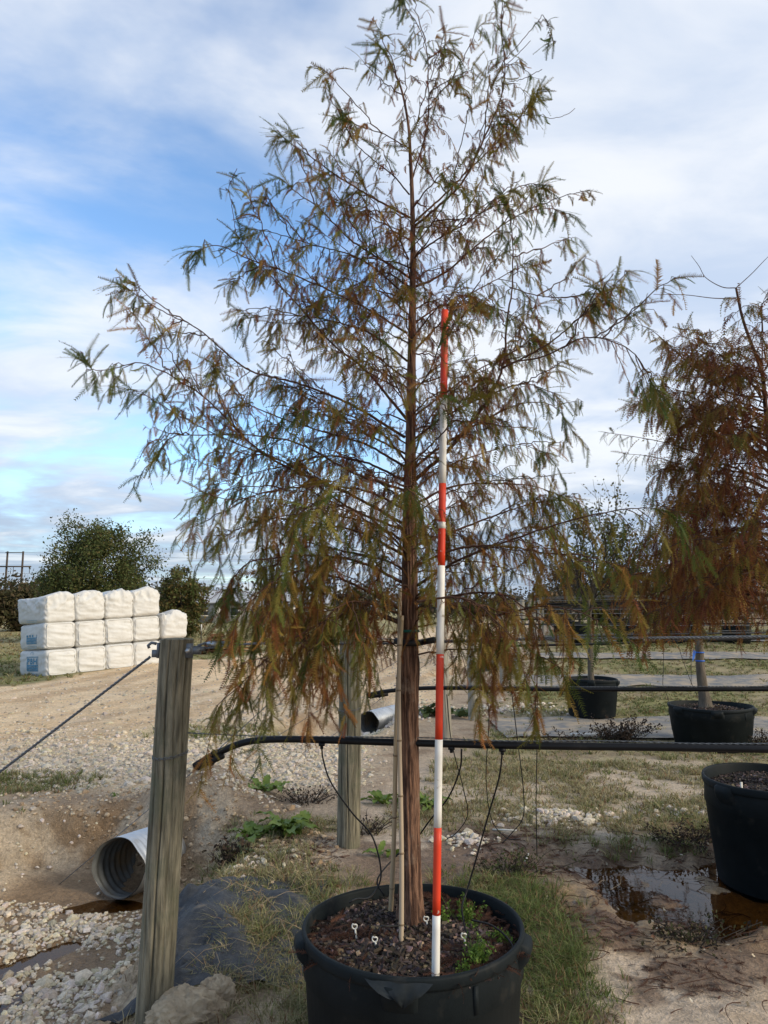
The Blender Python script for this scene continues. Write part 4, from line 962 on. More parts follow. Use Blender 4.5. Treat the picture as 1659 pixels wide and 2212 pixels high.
for line in LIMBS.strip().split('\n'):
    px, df, r0, fl = line.split('|'); df = float(df); r0 = float(r0)
    pts = [tuple(map(float, w.split(','))) for w in px.split()]
    sub = 't' in fl or 'n' in fl
    k = np.linspace(0, 1, len(pts)); w3 = []
    start_on_trunk = 855 < pts[0][0] < 900
    for (x, y), kk in zip(pts, k):
        f = TF+df*(kk**.85 if start_on_trunk else (.75+.25*kk)); w3.append(P(x, y, f))
    w3 = catmull(w3, max(10, int(len(pts)*7)))
    if len(w3) > 12: w3[3:-2] += np.array([rv(.0012) for _ in range(len(w3)-5)])
    mb = MB(); limb_tube(mb, w3, r0*.78, .0014); sp = Sprays()
    ym = np.mean([p_[1] for p_ in pts]); low = float(sstep(820, 1280, ym))
    bare = 0.0; t0 = .16
    if 'b' in fl: t0 = float(fl[fl.index('b')+1:])*.55; 
    if 'n' in fl: pass
    elif 't' in fl: dress(w3, mb, sp, r0, .45, .6, (.03, .07), .5, (.3, .2), (.04, .08), 4, .05)
    else:
        hang = 1.0+.3*low
        dress(w3, mb, sp, r0, t0, 1.15-.30*low, (.08+.04*low, .27+.05*low), hang, (1.02-.22*low, .18+.10*low), (.045+.012*low, .088+.025*low), 15 if 'b' in fl else 10, .054, gold=.02*low)
        sublimbs(w3, mb, sp, hang, low)
        if 'h' in fl:        # long weeping strands
            for _ in range(12 if pts[-1][0] < 700 and ym > 1200 else 5):
                ii = random.randint(len(w3)//3, len(w3)-1); st = w3[ii]; l = random.uniform(.16, .40); m = 7; ss = np.linspace(0, 1, m)[:, None]
                dd_ = nrm(rv(1)*[1, 1, .1]); g = st+dd_*l*.35*ss**.6+DOWN*l*ss**1.3; mb.tube(g, np.linspace(.0018, .0008, m), 4, False); rb = random.choice((.22, .32, .40, .48, .70))
                for q_ in range(int(l/.0125)):
                    uu = random.uniform(.1, 1)*(m-1); a_ = int(min(uu, m-2)); pp = g[a_]*(1-uu+a_)+g[a_+1]*(uu-a_); sp.add(pp, DOWN*random.uniform(.5, 1.3)+rv(.42), random.uniform(.05, .10), spraycol(rb))
    lo = mb.build('limb', M['twig'], tree)
    if sp.p:
        fb = MB(); sp.emit(fb, TPL); fo = fb.build('foliage', M['leaf'], None, smooth=False)
        fo.parent = lo; fo.location = -np.array(tree.location); tag(fo, kind='stuff'); nsp += len(sp.p)
# short rusty shoots close to the trunk
for k in range(46):
    zt_ = 1.55+2.1*((k+random.random())/46); i_ = int(np.argmin(np.abs(q_tr[:, 2]-zt_))); a_ = k*2.399+random.uniform(-.3, .3); l = random.uniform(.22, .52)*(1-.28*(zt_-1.55)/2.1)
    d = np.array([math.cos(a_), math.sin(a_), random.uniform(.1, .9)]); ss = np.linspace(0, 1, 12)[:, None]; w3 = q_tr[i_]+d*l*ss+DOWN*l*.25*ss**2; w3[2:] += np.array([rv(.004) for _ in range(10)])
    mb = MB(); mb.tube(w3, np.linspace(.0042, .0014, 12), 5, False); sp = Sprays(); lo_ = float(sstep(2.4, 1.6, zt_))
    dress(w3, mb, sp, .004, .12, 1.0, (.06, .18), 1.0, (.98, .62-.1*lo_), (.045, .085), 7, .042, twr=.0011)
    lo = mb.build('limb', M['twig'], tree); fb = MB(); sp.emit(fb, TPL); fo = fb.build('foliage', M['leaf'], None, smooth=False); fo.parent = lo; fo.location = -np.array(tree.location); tag(fo, kind='stuff')
# strap and tie on the trunk
b = MB(); c = P(886, 1388, TF); aa = np.linspace(0, 2*np.pi, 30); rr_ = .041
st = np.vstack([[c+[-.06, .02, .006]], np.c_[c[0]+.043*np.cos(np.linspace(np.pi, 2*np.pi, 14)), c[1]+.043*np.sin(np.linspace(np.pi, 2*np.pi, 14)), np.full(14, c[2])], [P(938, 1382, TF-.05)]])
b.tube(st, .0135, 8); so_ = b.build('tree_strap', M['strap']); tag(so_, 'black rubber strap tying the tall tree trunk to the steel cable', 'strap')
b = MB(); c = P(885, 1363, TF); b.lathe([(.0405, -.005), (.0415, -.005), (.0415, .006), (.0405, .006)], 24, c); tag(b.build('green_tie_band', M['green_tie']), 'green tie tape around the trunk just above the black strap', 'tie tape')

# ---- procedural cypress for the other potted trees
def cypress(label, base, trunk, r0, nl, zlo, zhi, reach, extra=(), tpl=TPL_FAR, dens=1.0, rust=(.80, .62), slen=(.07, .14), hang=1.0, group='potted bald cypress trees', arc=(0, 6.283), step=.085, mt='bark', tw=(.16, .42), droop=.35, taper=.72):
    o = thing('bald_cypress_tree', label, 'tree', base, group=group); q = catmull(trunk, 70); L = len(q)
    mb = MB(); mb.tube(q, r0*(1-.9*np.linspace(0, 1, L)**.9)+.004+.5*r0*np.exp(-np.linspace(0, 1, L)*22), 14); mb.build('trunk', M[mt], o)
    zs = np.linspace(zlo, zhi, nl)
    for k in range(nl):
        i = int(np.argmin(np.abs(q[:, 2]-zs[k]))); f = (zs[k]-zlo)/(zhi-zlo+1e-6); a = (k*2.399) % 6.283 if arc == (0, 6.283) else random.uniform(*arc)
        l = reach*(1.0-taper*f)*random.uniform(.75, 1.1); d = np.array([math.cos(a), math.sin(a), random.uniform(.05, .35)+.45*f]); m = 14; ss = np.linspace(0, 1, m)[:, None]
        pts = q[i]+d*l*ss+DOWN*l*droop*(1-.7*f)*ss**2; pts[2:] += np.array([rv(.012) for _ in range(m-2)])
        mb = MB(); limb_tube(mb, pts, .0055+.006*(1-f), .002, 6); sp = Sprays()
        dress(pts, mb, sp, .01, .15, dens, tw, hang*(1-.3*f), rust, slen, 8, step, twr=.0022)
        lo = mb.build('limb', M['twig'], o); fb = MB(); sp.emit(fb, tpl); fo = fb.build('foliage', M['leafd'], None, smooth=False); fo.parent = lo; fo.location = -np.array(o.location); tag(fo, kind='stuff')
    for pts, t0, r in extra:
        w = catmull(pts, 26); mb = MB(); limb_tube(mb, w, r, .0016, 6); sp = Sprays()
        if t0 < 1: dress(w, mb, sp, r, t0, .8, (.05, .16), .7, (.75, .35), (.06, .11), 5, .085, twr=.0018)
        lo = mb.build('limb', M['twig'], o)
        if sp.p: fb = MB(); sp.emit(fb, tpl); fo = fb.build('foliage', M['leafd'], None, smooth=False); fo.parent = lo; fo.location = -np.array(o.location); tag(fo, kind='stuff')
    return o
PAL0 = PAL.copy()
F2 = 5.25
b2 = np.array([POT2[0]+.02, POT2[1], S2-.02])
tk = [b2, P(1678, 1500, F2), P(1672, 1250, F2), P(1664, 1000, F2), P(1652, 860, F2), P(1645, 800, F2), P(1622, 740, F2), P(1602, 680, F2), P(1590, 622, F2)]
def PX(s, f0, f1=None):
    pts = [tuple(map(float, w.split(','))) for w in s.split()]; f1 = f0 if f1 is None else f1
    return [P(x, y, f0+(f1-f0)*k/(len(pts)-1)) for k, (x, y) in enumerate(pts)]
ex = [(PX('1590,622 1560,620 1525,600 1510,575 1493,552', F2), 1.1, .004), (PX('1590,645 1540,644 1480,637 1412,636', F2, F2-.1), 1.1, .004),
      (PX('1590,622 1625,590 1659,555 1700,520', F2), 1.1, .004), (PX('1645,800 1648,720 1647,660 1665,620', F2, F2+.1), .5, .006),
      (PX('1645,858 1580,850 1520,815 1460,760 1410,715 1368,696', F2, F2-.2), .35, .008), (PX('1650,870 1590,845 1540,800 1500,760 1480,705', F2, F2+.1), .5, .006),
      (PX('1655,960 1600,930 1540,900 1470,860 1400,795', F2, F2-.3), .3, .007), (PX('1658,1000 1580,960 1500,920 1420,880 1352,872', F2, F2), .4, .006),
      (PX('1658,1040 1560,1000 1450,960 1380,945 1313,935', F2, F2-.2), .5, .006), (PX('1658,1080 1560,1040 1460,1000 1400,985 1345,980', F2, F2+.2), .5, .005), (PX('1630,760 1600,755 1570,752 1520,742 1492,700', F2, F2), .8, .003)]
PAL *= np.array([.86, .84, .9])
cypress('dense rust-brown bald cypress at the frame edge, growing from the pot in the puddle', b2, tk, .040, 74, 1.80, 3.55, 1.06, ex, dens=1.4, arc=(1.75, 4.5), hang=1.1, rust=(.92, .66), step=.060, slen=(.06, .13), taper=.35, mt='twig')
b3 = np.array([POT3[0]-.05, POT3[1], S3-.02]); F3_ = POT3[1]
tk3 = [b3, P(1513, 1440, F3_), P(1507, 1300, F3_), P(1505, 1180, F3_), P(1506, 1100, F3_), P(1508, 1060, F3_)]
t3 = cypress('bald cypress with blue ribbon on its grey trunk, behind the puddle tree', b3, tk3, .068, 34, 2.15, 3.3, 1.15, dens=.75, rust=(.85, .6), slen=(.10, .18), step=.11, mt='grey_bark', tw=(.2, .5))
b = MB(); c = P(1512, 1424, F3_); 
for dz in (-.02, .09): b.lathe([(.056, dz-.008), (.060, dz-.008), (.060, dz+.008), (.056, dz+.008)], 18, c)
b.build; rb = thing('blue_ribbon', 'blue ribbon tied round the grey trunk of the tree on the weed mat', 'ribbon', c); b.build('band', M['blue_tie'], rb)
b = MB(); b.add([c+[-.058, -.03, .10], c+[-.10, -.045, .13], c+[-.115, -.04, .05], c+[-.085, -.035, .02], c+[-.12, -.05, -.03]], [[0, 1, 2], [0, 2, 3], [3, 2, 4]]); b.build('loose_end', M['blue_tie'], rb)

# ---- bare branching trees
def bare_tree(label, base, H, r0, spread, nleaf, lcol, seed, cat='tree', levels=5, trunkh=.42, group=None, mt='dark_bark', lsize=.03, name='bare_tree', mesh_from=None, upk=.55):
    rs = random.Random(seed); o = thing(name, label, cat, base, group=group); mbt = MB(); mbb = MB(); tips = []
    base = np.asarray(base, float); th_ = H*trunkh
    mbt.tube(catmull([base-[0, 0, .03], base+[.01, 0, th_*.5], base+[rs.uniform(-.05, .05), 0, th_]], 14), np.linspace(r0, r0*.62, 14), 12)
    def rec(p, d, l, r, lv):
        m = 5; ss = np.linspace(0, 1, m)[:, None]; bend = np.array([rs.gauss(0, .18), rs.gauss(0, .18), rs.gauss(.05, .1)]); q = p+d*l*ss+bend*l*ss**2
        mbb.tube(q, np.linspace(r, r*.6, m), 6 if lv < 2 else 4, False); e = q[-1]
        if lv >= levels: tips.append((e, nrm(q[-1]-q[-2]), q)); return
        for k in range(rs.choice((2, 3, 3)) if lv < levels-1 else rs.choice((2, 3, 4))):
            nd = nrm(nrm(q[-1]-q[-2])*.9+np.array([rs.gauss(0, .5), rs.gauss(0, .5), rs.gauss(.12, .3)])*spread*1.1); st = q[rs.choice((2, 3, 4, 4))]
            rec(st, nd, l*rs.uniform(.62, .86), r*.62, lv+1)
        if lv >= 2: tips.append((e, d, q))
    top = base+np.array([0, 0, th_])
    for k in range(6):
        a = k*2.4+rs.random(); d = nrm(np.array([math.cos(a)*spread, math.sin(a)*spread, rs.uniform(upk, upk+.6)])); rec(top-[0, 0, rs.uniform(0, th_*.25)], d, H*.21, r0*.42, 1)
    mbt.build('trunk', M['grey_bark'] if mt == 'grey' else M[mt], o); tag(mbb.build('crown_branches', M['dark_bark'], o), kind='stuff')
    if nleaf:
        lb = MB(); idx = [rs.randrange(len(tips)) for _ in range(nleaf)]; P0 = np.array([tips[k][2][rs.randrange(5)] for k in idx])+rng.normal(0, lsize*.9, (nleaf, 3))
        leafcards(lb, P0, lsize, lcol); tag(lb.build('leaves', M['leafd'], o, smooth=False), kind='stuff')
    return o
def leafcards(mb, P0, size, cols, flat=.0):
    n = len(P0); a = rng.normal(0, 1, (n, 3)); a /= np.linalg.norm(a, axis=1)[:, None]; b = np.cross(a, rng.normal(0, 1, (n, 3))); b /= np.linalg.norm(b, axis=1)[:, None]
    s = size*rng.uniform(.6, 1.4, (n, 1)); cols = np.asarray(cols)[rng.integers(0, len(cols), n)]*rng.uniform(.65, 1.3, (n, 1))
    v = np.stack([P0-a*s*.5, P0+b*s*.28, P0+a*s*.55, P0-b*s*.28], 1)
    mb.add(v.reshape(-1, 3), np.arange(n*4).reshape(n, 4), np.repeat(cols, 4, 0))
LC = [(.045, .052, .016), (.03, .035, .012), (.09, .075, .02), (.02, .02, .012)]
LC4 = [(.10, .11, .03), (.06, .07, .022), (.16, .13, .03), (.05, .045, .02)]
b4 = np.array([POT4[0], POT4[1], S4-.03])
bare_tree('small nearly bare tree with round twiggy crown and few dark leaves', b4, 3.5, .055, .60, 2600, LC4, 5, trunkh=.40, mt='grey', lsize=.055, levels=5)
# ------------------------------------------------------------------ far rows of pots with young trees
def simple_pot(label, c, R=.45, H=.55):
    z0 = gz(c[0], c[1])-.02; o = thing('nursery_pot', label, 'plant pot', (c[0], c[1], z0), group='black nursery pots of the far rows')
    mb = MB(); mb.lathe([(.01, 0), (R*.86, 0), (R*.97, H*.92)], 28); mb.build('shell', M['pot'], o, world=False)
    mb = MB(); mb.lathe([(R*.965, H*.92), (R, H*.93), (R, H), (R*.95, H), (R*.93, H*.85)], 28); mb.build('rim', M['pot'], o, world=False)
    mb = MB(); mb.lathe([(R*.94, H*.87), (.01, H*.9)], 20); mb.build('soil', M['soil'], o, world=False); return z0+H*.88
BC = [(.09, .075, .03), (.13, .085, .03), (.06, .055, .022), (.05, .035, .022)]
far_spots = [(6.2, 23.2), (7.7, 23.0), (9.2, 23.1), (11.0, 22.9), (6.9, 27.0), (8.9, 27.2), (11.2, 27.1), (7.7, 31.5), (10.2, 31.6), (13.0, 31.4), (8.8, 36), (12, 36.2), (15, 36)]
rowname = {18: 'fifth', 23: 'sixth', 22: 'sixth', 27: 'seventh', 31: 'eighth', 36: 'ninth'}
cnt = {}
ordn = ['first', 'second', 'third', 'fourth']
for k, (x, y) in enumerate(far_spots):
    rw = rowname[int(y)]; cnt[rw] = cnt.get(rw, -1)+1; w = ordn[cnt[rw]]
    z = simple_pot(f'black pot, {w} from the posts in the {rw} row back', (x, y))
    if True:
        bare_tree(f'young twiggy tree with brown leaves, {w} from the posts in the {rw} row back', (x, y, z), random.uniform(2.3, 3.0), .045, .65, 800, BC, 30+k, levels=4, group='young trees of the far rows', lsize=.10)

# ------------------------------------------------------------------ white bales
BW, BL, BH = .86, 1.9, .735
rd = nrm([.712, .702, 0]); dd2 = np.array([-rd[1], rd[0], 0]); corner = np.array([-9.15, 19.9])
brot = math.atan2(rd[1], rd[0])
STK = np.array(Matrix.Rotation(brot, 3, 'Z') @ Matrix.Rotation(-.055, 3, 'Y') @ Matrix.Rotation(-.05, 3, 'X'))
def bale_disp(p, nrmv, seed, top):
    d = .045*(1-(2*p[..., 0]/BW)**2)*(1-(2*p[..., 2]/BH)**2)*np.abs(nrmv[..., 1])+.04*(1-(2*p[..., 1]/BL)**2)*(1-(2*p[..., 2]/BH)**2)*np.abs(nrmv[..., 0])
    a = np.abs(nrmv[..., 1])*p[..., 0]+np.abs(nrmv[..., 0])*p[..., 1]+np.abs(nrmv[..., 2])*p[..., 0]
    wr = fbm(a*2.2+seed*3.3, p[..., 2]*13+a*2+seed, 4, seed)-.5
    d = d+wr*.062*(np.abs(nrmv[..., 1])+.45*np.abs(nrmv[..., 0]))
    if top:
        fold = np.abs(fbm(a*2.5+p[..., 2]*3+seed, p[..., 2]*3-a*2.2, 3, seed+5)-.5)
        d = d+(.10-fold*.6)*.45*sstep(-.15, .3, p[..., 2])
    return d
def bale(label, ix, iz, seed, prt, top):
    c = STK @ np.array([BW*(ix+.5)+rng.uniform(-.015, .015), BL/2+rng.uniform(-.03, .03), BH*iz])+np.array([corner[0], corner[1], gz(corner[0], corner[1])-.04])
    o = thing('wrapped_bale', label, 'bale', c, rotz=brot, group='white wrapped bales in the stack'); o.rotation_euler = (-.05+rng.normal(0, .008), -.055+rng.normal(0, .012), brot+rng.normal(0, .018))
    hx, hy, hz = BW/2-.004, BL/2, BH/2; r = .105; mb = MB()
    for axn in range(3):
        for sg in (-1, 1):
            nu, nv = (34, 26) if axn == 1 else (40, 26) if axn == 0 else (14, 30)
            us = np.linspace(-1, 1, nu); vs_ = np.linspace(-1, 1, nv); U, W = np.meshgrid(us, vs_, indexing='ij')
            p = np.zeros(U.shape+(3,)); h = [hx, hy, hz]; a1, a2 = [q for q in range(3) if q != axn]
            p[..., axn] = sg*h[axn]; p[..., a1] = U*h[a1]; p[..., a2] = W*h[a2]
            inner = np.clip(p, -np.array(h)+r, np.array(h)-r); dv = p-inner; ln = np.linalg.norm(dv, axis=-1, keepdims=True); nv_ = dv/(ln+1e-9); p2 = inner+nv_*r
            p2 = p2+nv_*bale_disp(p2, nv_, seed, top)[..., None]
            if top: # loose gathered bag top, higher in front
                k = sstep(.1, .36, p2[..., 2])*np.exp(-((p2[..., 1]+.95)/.75)**2); p2[..., 2] += k*(.13*np.exp(-((p2[..., 0]-.02)/.24)**2)+.015*np.sin(p2[..., 0]*11+seed)+.03*(fbm(p2[..., 0]*4, p2[..., 1]*4, 2, seed)-.5))
            i, j = np.meshgrid(np.arange(nu-1), np.arange(nv-1), indexing='ij'); f = np.stack([i*nv+j, (i+1)*nv+j, (i+1)*nv+j+1, i*nv+j+1], -1).reshape(-1, 4)
            p2[..., 2] += hz
            mb.add(p2.reshape(-1, 3), f)
    mb.build('wrapper', M['bale'], o, world=False)
    # stitched seam round the end face
    sb = MB(); aa = np.linspace(0, 2*np.pi, 60); sxx = np.sign(np.cos(aa))*np.abs(np.cos(aa))**.22*(hx-.07); szz = np.sign(np.sin(aa))*np.abs(np.sin(aa))**.22*(hz-.055)
    pp = np.c_[sxx, np.full(60, -hy), szz]; nv_ = np.tile([0, -1., 0], (60, 1)); pp = pp+nv_*bale_disp(pp, nv_, seed, top)[:, None]
    if not top: pp[:, 2] += hz; sb.tube(pp, .011, 5); sb.build('seam', M['bale'], o, world=False)
    if prt:
        def face(uv, off):   # u to the right as read on the printed face, v up
            uv = np.asarray(uv, float); p = np.c_[np.full(len(uv), -hx), -uv[:, 0], uv[:, 1]]; nn = np.tile([-1., 0, 0], (len(uv), 1)); p = p+nn*(bale_disp(p, nn, seed, top)+off)[:, None]; p[:, 2] += hz; return p
        def quadgrid(b, x0, x1, y0, y1, off, nx=10, ny=4):
            U, W = np.meshgrid(np.linspace(x0, x1, nx), np.linspace(y0, y1, ny), indexing='ij'); i, j = np.meshgrid(np.arange(nx-1), np.arange(ny-1), indexing='ij')
            b.add(face(np.c_[U.ravel(), W.ravel()], off), np.stack([i*ny+j, (i+1)*ny+j, (i+1)*ny+j+1, i*ny+j+1], -1).reshape(-1, 4))
        x0, y0 = -.27, -.20; w, h = .77, .40
        if prt == 'full':
            b = MB(); e = .022
            quadgrid(b, x0, x0+w, y0+h-e, y0+h, .010); quadgrid(b, x0, x0+e, y0, y0+h-e, .010, 3, 8); quadgrid(b, x0+w-e, x0+w, y0, y0+h-e, .010, 3, 8); quadgrid(b, x0+e, x0+w-e, y0+.155, y0+.155+e, .010)
            quadgrid(b, x0+e, x0+w-e, y0, y0+.02, .010); quadgrid(b, x0+e, x0+w-e, y0+.075, y0+.093, .010)
            for row, (ya, yb) in enumerate(((y0+.02, y0+.075), (y0+.093, y0+.155))):
                xx = x0+e; 
                while xx < x0+w-e-.03: ww = random.uniform(.012, .03); quadgrid(b, xx, xx+ww, ya, yb, .010, 2, 3); xx += ww+random.uniform(.012, .022)
            for q_ in range(7):       # sprig above the frame
                a = math.radians(20+q_*22); cx_, cy_ = x0+w*.40+.13*math.cos(a), y0+h+.035+.09*math.sin(a); L = .05; t = a+random.uniform(-.4, .4); nx_ = np.array([-math.sin(t), math.cos(t)])*.013; ax_ = np.array([math.cos(t), math.sin(t)])*L*.5; c0 = np.array([cx_, cy_])
                b.add(face([c0-ax_, c0+nx_, c0+ax_, c0-nx_], .010), [[0, 1, 2, 3]])
            b.build('print', M['print'], o, world=False)
            cu = bpy.data.curves.new('letters', 'FONT'); cu.body = 'PBH'; cu.size = .27; cu.resolution_u = 3; cu.space_character = 1.12; cu.offset = .008; to = bpy.data.objects.new('letters_tmp', cu); scene.collection.objects.link(to)
            bpy.context.view_layer.update(); me = to.evaluated_get(bpy.context.evaluated_depsgraph_get()).to_mesh(); tv = np.array([v_.co[:2] for v_ in me.vertices]); tf = [list(pl.vertices) for pl in me.polygons]; to.to_mesh_clear(); bpy.data.objects.remove(to)
            mn, mxx = tv.min(0), tv.max(0); tv = (tv-mn)/(mxx-mn)*[w-2*e-.07, .165]+[x0+e+.025, y0+.19]
            b = MB(); vv = face(tv, .011)
            b.add(vv, np.array([f_ for f_ in tf if len(f_) == 3] or np.zeros((0, 3), int)))
            if any(len(f_) == 4 for f_ in tf): b.F4.append(np.array([f_ for f_ in tf if len(f_) == 4]))
            b.build('letters', M['print'], o, smooth=False, world=False)
        elif prt == 'half':
            b = MB(); e = .022
            for k_ in range(3): quadgrid(b, x0+.03+k_*.2, x0+.13+k_*.2, y0+.19, y0+.25, .010, 4, 3)
            for (ya, yb) in ((y0, y0+.02), (y0+.075, y0+.093), (y0+.155, y0+.177)): quadgrid(b, x0, x0+w, ya, yb, .010)
            for (xa, xb) in ((x0-.0, x0+e), (x0+w-e, x0+w)): quadgrid(b, xa, xb, y0+.02, y0+.075, .0102, 2, 3); quadgrid(b, xa, xb, y0+.093, y0+.155, .0102, 2, 3); quadgrid(b, xa, xb, y0+.177, y0+.25, .0102, 2, 3)
            for (ya, yb) in ((y0+.02, y0+.075), (y0+.093, y0+.155)):
                xx = x0+e+.01
                while xx < x0+w-e-.03: ww = random.uniform(.012, .03); quadgrid(b, xx, xx+ww, ya, yb, .010, 2, 3); xx += ww+random.uniform(.012, .022)
            b.build('print', M['print'], o, world=False)
        b = MB(); yb = y0-.08
        for q_ in range(2):
            xx = x0+.02
            while xx < x0+w*.95: ww = random.uniform(.02, .05); quadgrid(b, xx, xx+ww, yb-q_*.05, yb+.025-q_*.05, .010, 3, 2); xx += ww+.02
        if prt != 'none': b.build('small_print', M['printg'], o, world=False)
    return o
cols = ['first', 'second', 'third', 'fourth', 'fifth']
for iz, tier in enumerate(('bottom', 'middle', 'top')):
    for ix in range(5 if iz < 2 else 4):
        prt = ('full' if iz == 0 else 'half' if iz == 1 else 'faint') if ix == 0 else None
        extra = {('full'): 'blue letters printed on its side', 'half': 'half-covered blue print on its side', 'faint': 'with gathered bag top', None: 'showing only its wrinkled end'}[prt]
        bale(f'white wrapped bale, {tier} tier, {cols[ix]} column, {extra}', ix, iz, 3+iz*7+ix*13, prt, iz == 2 or (iz == 1 and ix == 4))

# ------------------------------------------------------------------ broadleaf trees and far wood
def leafy_tree(label, base, W, H, nleaf, cols, seed, lsize=.2, name='leafy_tree', clear=.16, group=None, ncl=60):
    g = np.random.default_rng(seed); base = np.asarray(base, float); o = thing(name, label, 'tree', base, group=group)
    mb = MB(); mb.tube(catmull([base-[0, 0, .1], base+[.1, 0, H*.3], base+[0, .1, H*.62]], 12), np.linspace(W*.03, W*.012, 12), 8); mb.build('trunk', M['grey_bark'], o)
    cz = base+np.array([0, 0, H*(clear+(1-clear)*.46)]); rz = H*(1-clear)*.5
    u = g.normal(0, 1, (ncl, 3)); u /= np.linalg.norm(u, axis=1)[:, None]; rad = g.uniform(.5, .97, (ncl, 1))**.7; shp = 1-.25*np.maximum(u[:, 2:3], 0)*0
    C = cz+u*rad*np.array([W/2, W/2, rz])*(1+.16*g.normal(0, 1, (ncl, 1)))*shp
    mb = MB()
    for c in C[::2]:
        st = base+[0, 0, H*g.uniform(.2, .5)]; mb.tube(catmull([st, (st+c)/2+g.normal(0, .15, 3)+[0, 0, -.2], c], 7), np.linspace(W*.008, W*.002, 7), 4, False)
    for c in C:
        for _ in range(2):
            e = c+(c-cz)*g.uniform(.12, .30)+g.normal(0, .12, 3)*W*.08; mb.tube(np.array([c, (c+e)/2+g.normal(0, .03, 3), e]), [W*.0022, W*.0016, W*.0008], 4, False)
    tag(mb.build('crown_branches', M['dark_bark'], o), kind='stuff')
    k = g.integers(0, ncl, nleaf); P0 = C[k]+np.clip(g.normal(0, 1, (nleaf, 3)), -1.7, 1.7)*np.array([W*.07, W*.07, H*.05])*g.uniform(.6, 1.3, (nleaf, 1))
    dirs = nrm(np.array([0, 0, 1])); tipk = g.uniform(size=nleaf) < .16; P0[tipk] += (C[k][tipk]-cz)*g.uniform(.0, .07, (tipk.sum(), 1))
    P0[:, 2] = np.maximum(P0[:, 2], base[2]+.1)
    mb = MB(); leafcards(mb, P0, lsize, cols); tag(mb.build('crown', M['leafd'], o, smooth=False), kind='stuff'); return o
OAK = [(.085, .11, .036), (.11, .125, .042), (.065, .085, .03), (.12, .105, .04)]
AUT = [(.11, .125, .04), (.16, .115, .04), (.095, .115, .04), (.10, .08, .035)]
q = P(200, 1345, 40); q[2] = 0; leafy_tree('large round dark green oak standing behind the white bales', q, 5.3, 7.0, 46000, OAK, 1, .14, ncl=190, clear=.05)
q = P(388, 1335, 46); q[2] = 0; leafy_tree('smaller olive and reddish tree beside the large oak', q, 3.2, 4.4, 11000, AUT, 2, .17, clear=.08)
for k, (x, f, W, H, lb) in enumerate(((28, 60, 4.0, 4.3, 'low dark bush under the power-line frame'), (-60, 58, 6, 5.0, 'dark bush at the frame edge beside the power-line frame'), (92, 62, 4.6, 4.4, 'brownish bush between the power-line frame and the oak'))):
    q = P(x, 1330, f); q[2] = 0; leafy_tree(lb, q, W, H, 3500, [(.06, .065, .03), (.085, .075, .035), (.10, .075, .042)], 12+k, .3, 'dark_bush', .0, 'bushes along the far field edge')
WOOD = [(.055, .05, .032), (.075, .055, .035), (.05, .055, .03), (.09, .075, .05)]
mb = MB(); mbt = MB()
for k in range(150):
    f = random.uniform(120, 175); xx = random.uniform(-72, 40); x = xx; y = f; hgt = random.uniform(4, 7.5)*(1.0 if x < 10 else .75); z0 = gz(x, y)
    n_ = 150; cc = np.array([x, y, z0+hgt*.55]); P0 = cc+rng.normal(0, 1, (n_, 3))*np.array([hgt*.28, hgt*.2, hgt*.26]); P0[:, 2] = np.maximum(P0[:, 2], z0); leafcards(mb, P0, .75, WOOD)
    for q_ in range(7):
        t = cc+np.array([random.uniform(-1, 1)*hgt*.3, 0, -hgt*.2]); mbt.tube(np.array([t, t+[random.uniform(-.8, .8), 0, hgt*random.uniform(.5, .85)]]), [.05, .02], 3, False)
tag(mb.build('far_wood', M['leafd'], smooth=False), 'far grey-brown line of woodland along the horizon', 'woodland', kind='stuff'); tag(mbt.build('far_wood_twigs', M['grey_bark']), 'bare twigs standing out of the far woodland line', 'woodland', kind='stuff')
for k, (px, f, W, H) in enumerate(((1290, 52, 5, 3.0), (1190, 60, 4, 2.8), (1395, 48, 6.0, 3.6), (1500, 50, 6, 4.4), (1610, 46, 6, 5.0))):
    q = P(px, 1310, f); q[2] = gz(q[0], q[1]); leafy_tree(f'brownish autumn tree, {["behind the small bare tree","left of the small bare tree","right of the small bare tree","behind the ribboned cypress","at the frame edge behind the cypresses"][k]} in the far distance', q, W, H, 4200, [(.14, .10, .055), (.11, .10, .045), (.17, .11, .06), (.10, .08, .05)], 40+k, .24, 'autumn_tree', .03, 'far autumn trees')

# ------------------------------------------------------------------ power-line frame
q0 = P(9, 1300, 200); q1 = P(43, 1300, 200); fr_ = thing('utility_pole', 'wooden two-pole power-line frame with cross brace at far left', 'utility pole', (q0[0], 200, 0))
for x in (q0[0], q1[0]): b = MB(); b.tube(np.array([[x, 200, -1], [x, 200, P(9, 1191, 200)[2]]]), [.36, .26], 8); b.build('pole', M['pole_w'], fr_)
zt = P(9, 1194, 200)[2]; za = P(9, 1224, 200)[2]; zb = P(9, 1248, 200)[2]; zd = P(9, 1292, 200)[2]
b = MB(); b.box(((q0[0]+q1[0])/2, 199.5, zt), (q1[0]-q0[0]+.6, .2, .22)); b.build('top_beam', M['pole_w'], fr_)
b = MB(); b.box(((q0[0]+q1[0])/2-.3, 199.5, za), (q1[0]-q0[0]+6.0, .25, .35)); b.build('cross_arm', M['pole_w'], fr_)
for s_ in (0, 1): b = MB(); b.tube(np.array([[q0[0] if s_ else q1[0], 199.6, zb], [q1[0] if s_ else q0[0], 199.6, zd]]), .12, 5); b.build('brace', M['pole_w'], fr_)
for x in (q0[0]-2.6, (q0[0]+q1[0])/2, q1[0]+2.3): b = MB(); b.tube(np.array([[x, 199.5, za-.15], [x, 199.5, za-1.9]]), .08, 5); b.build('insulator', M['dark_bark'], fr_)
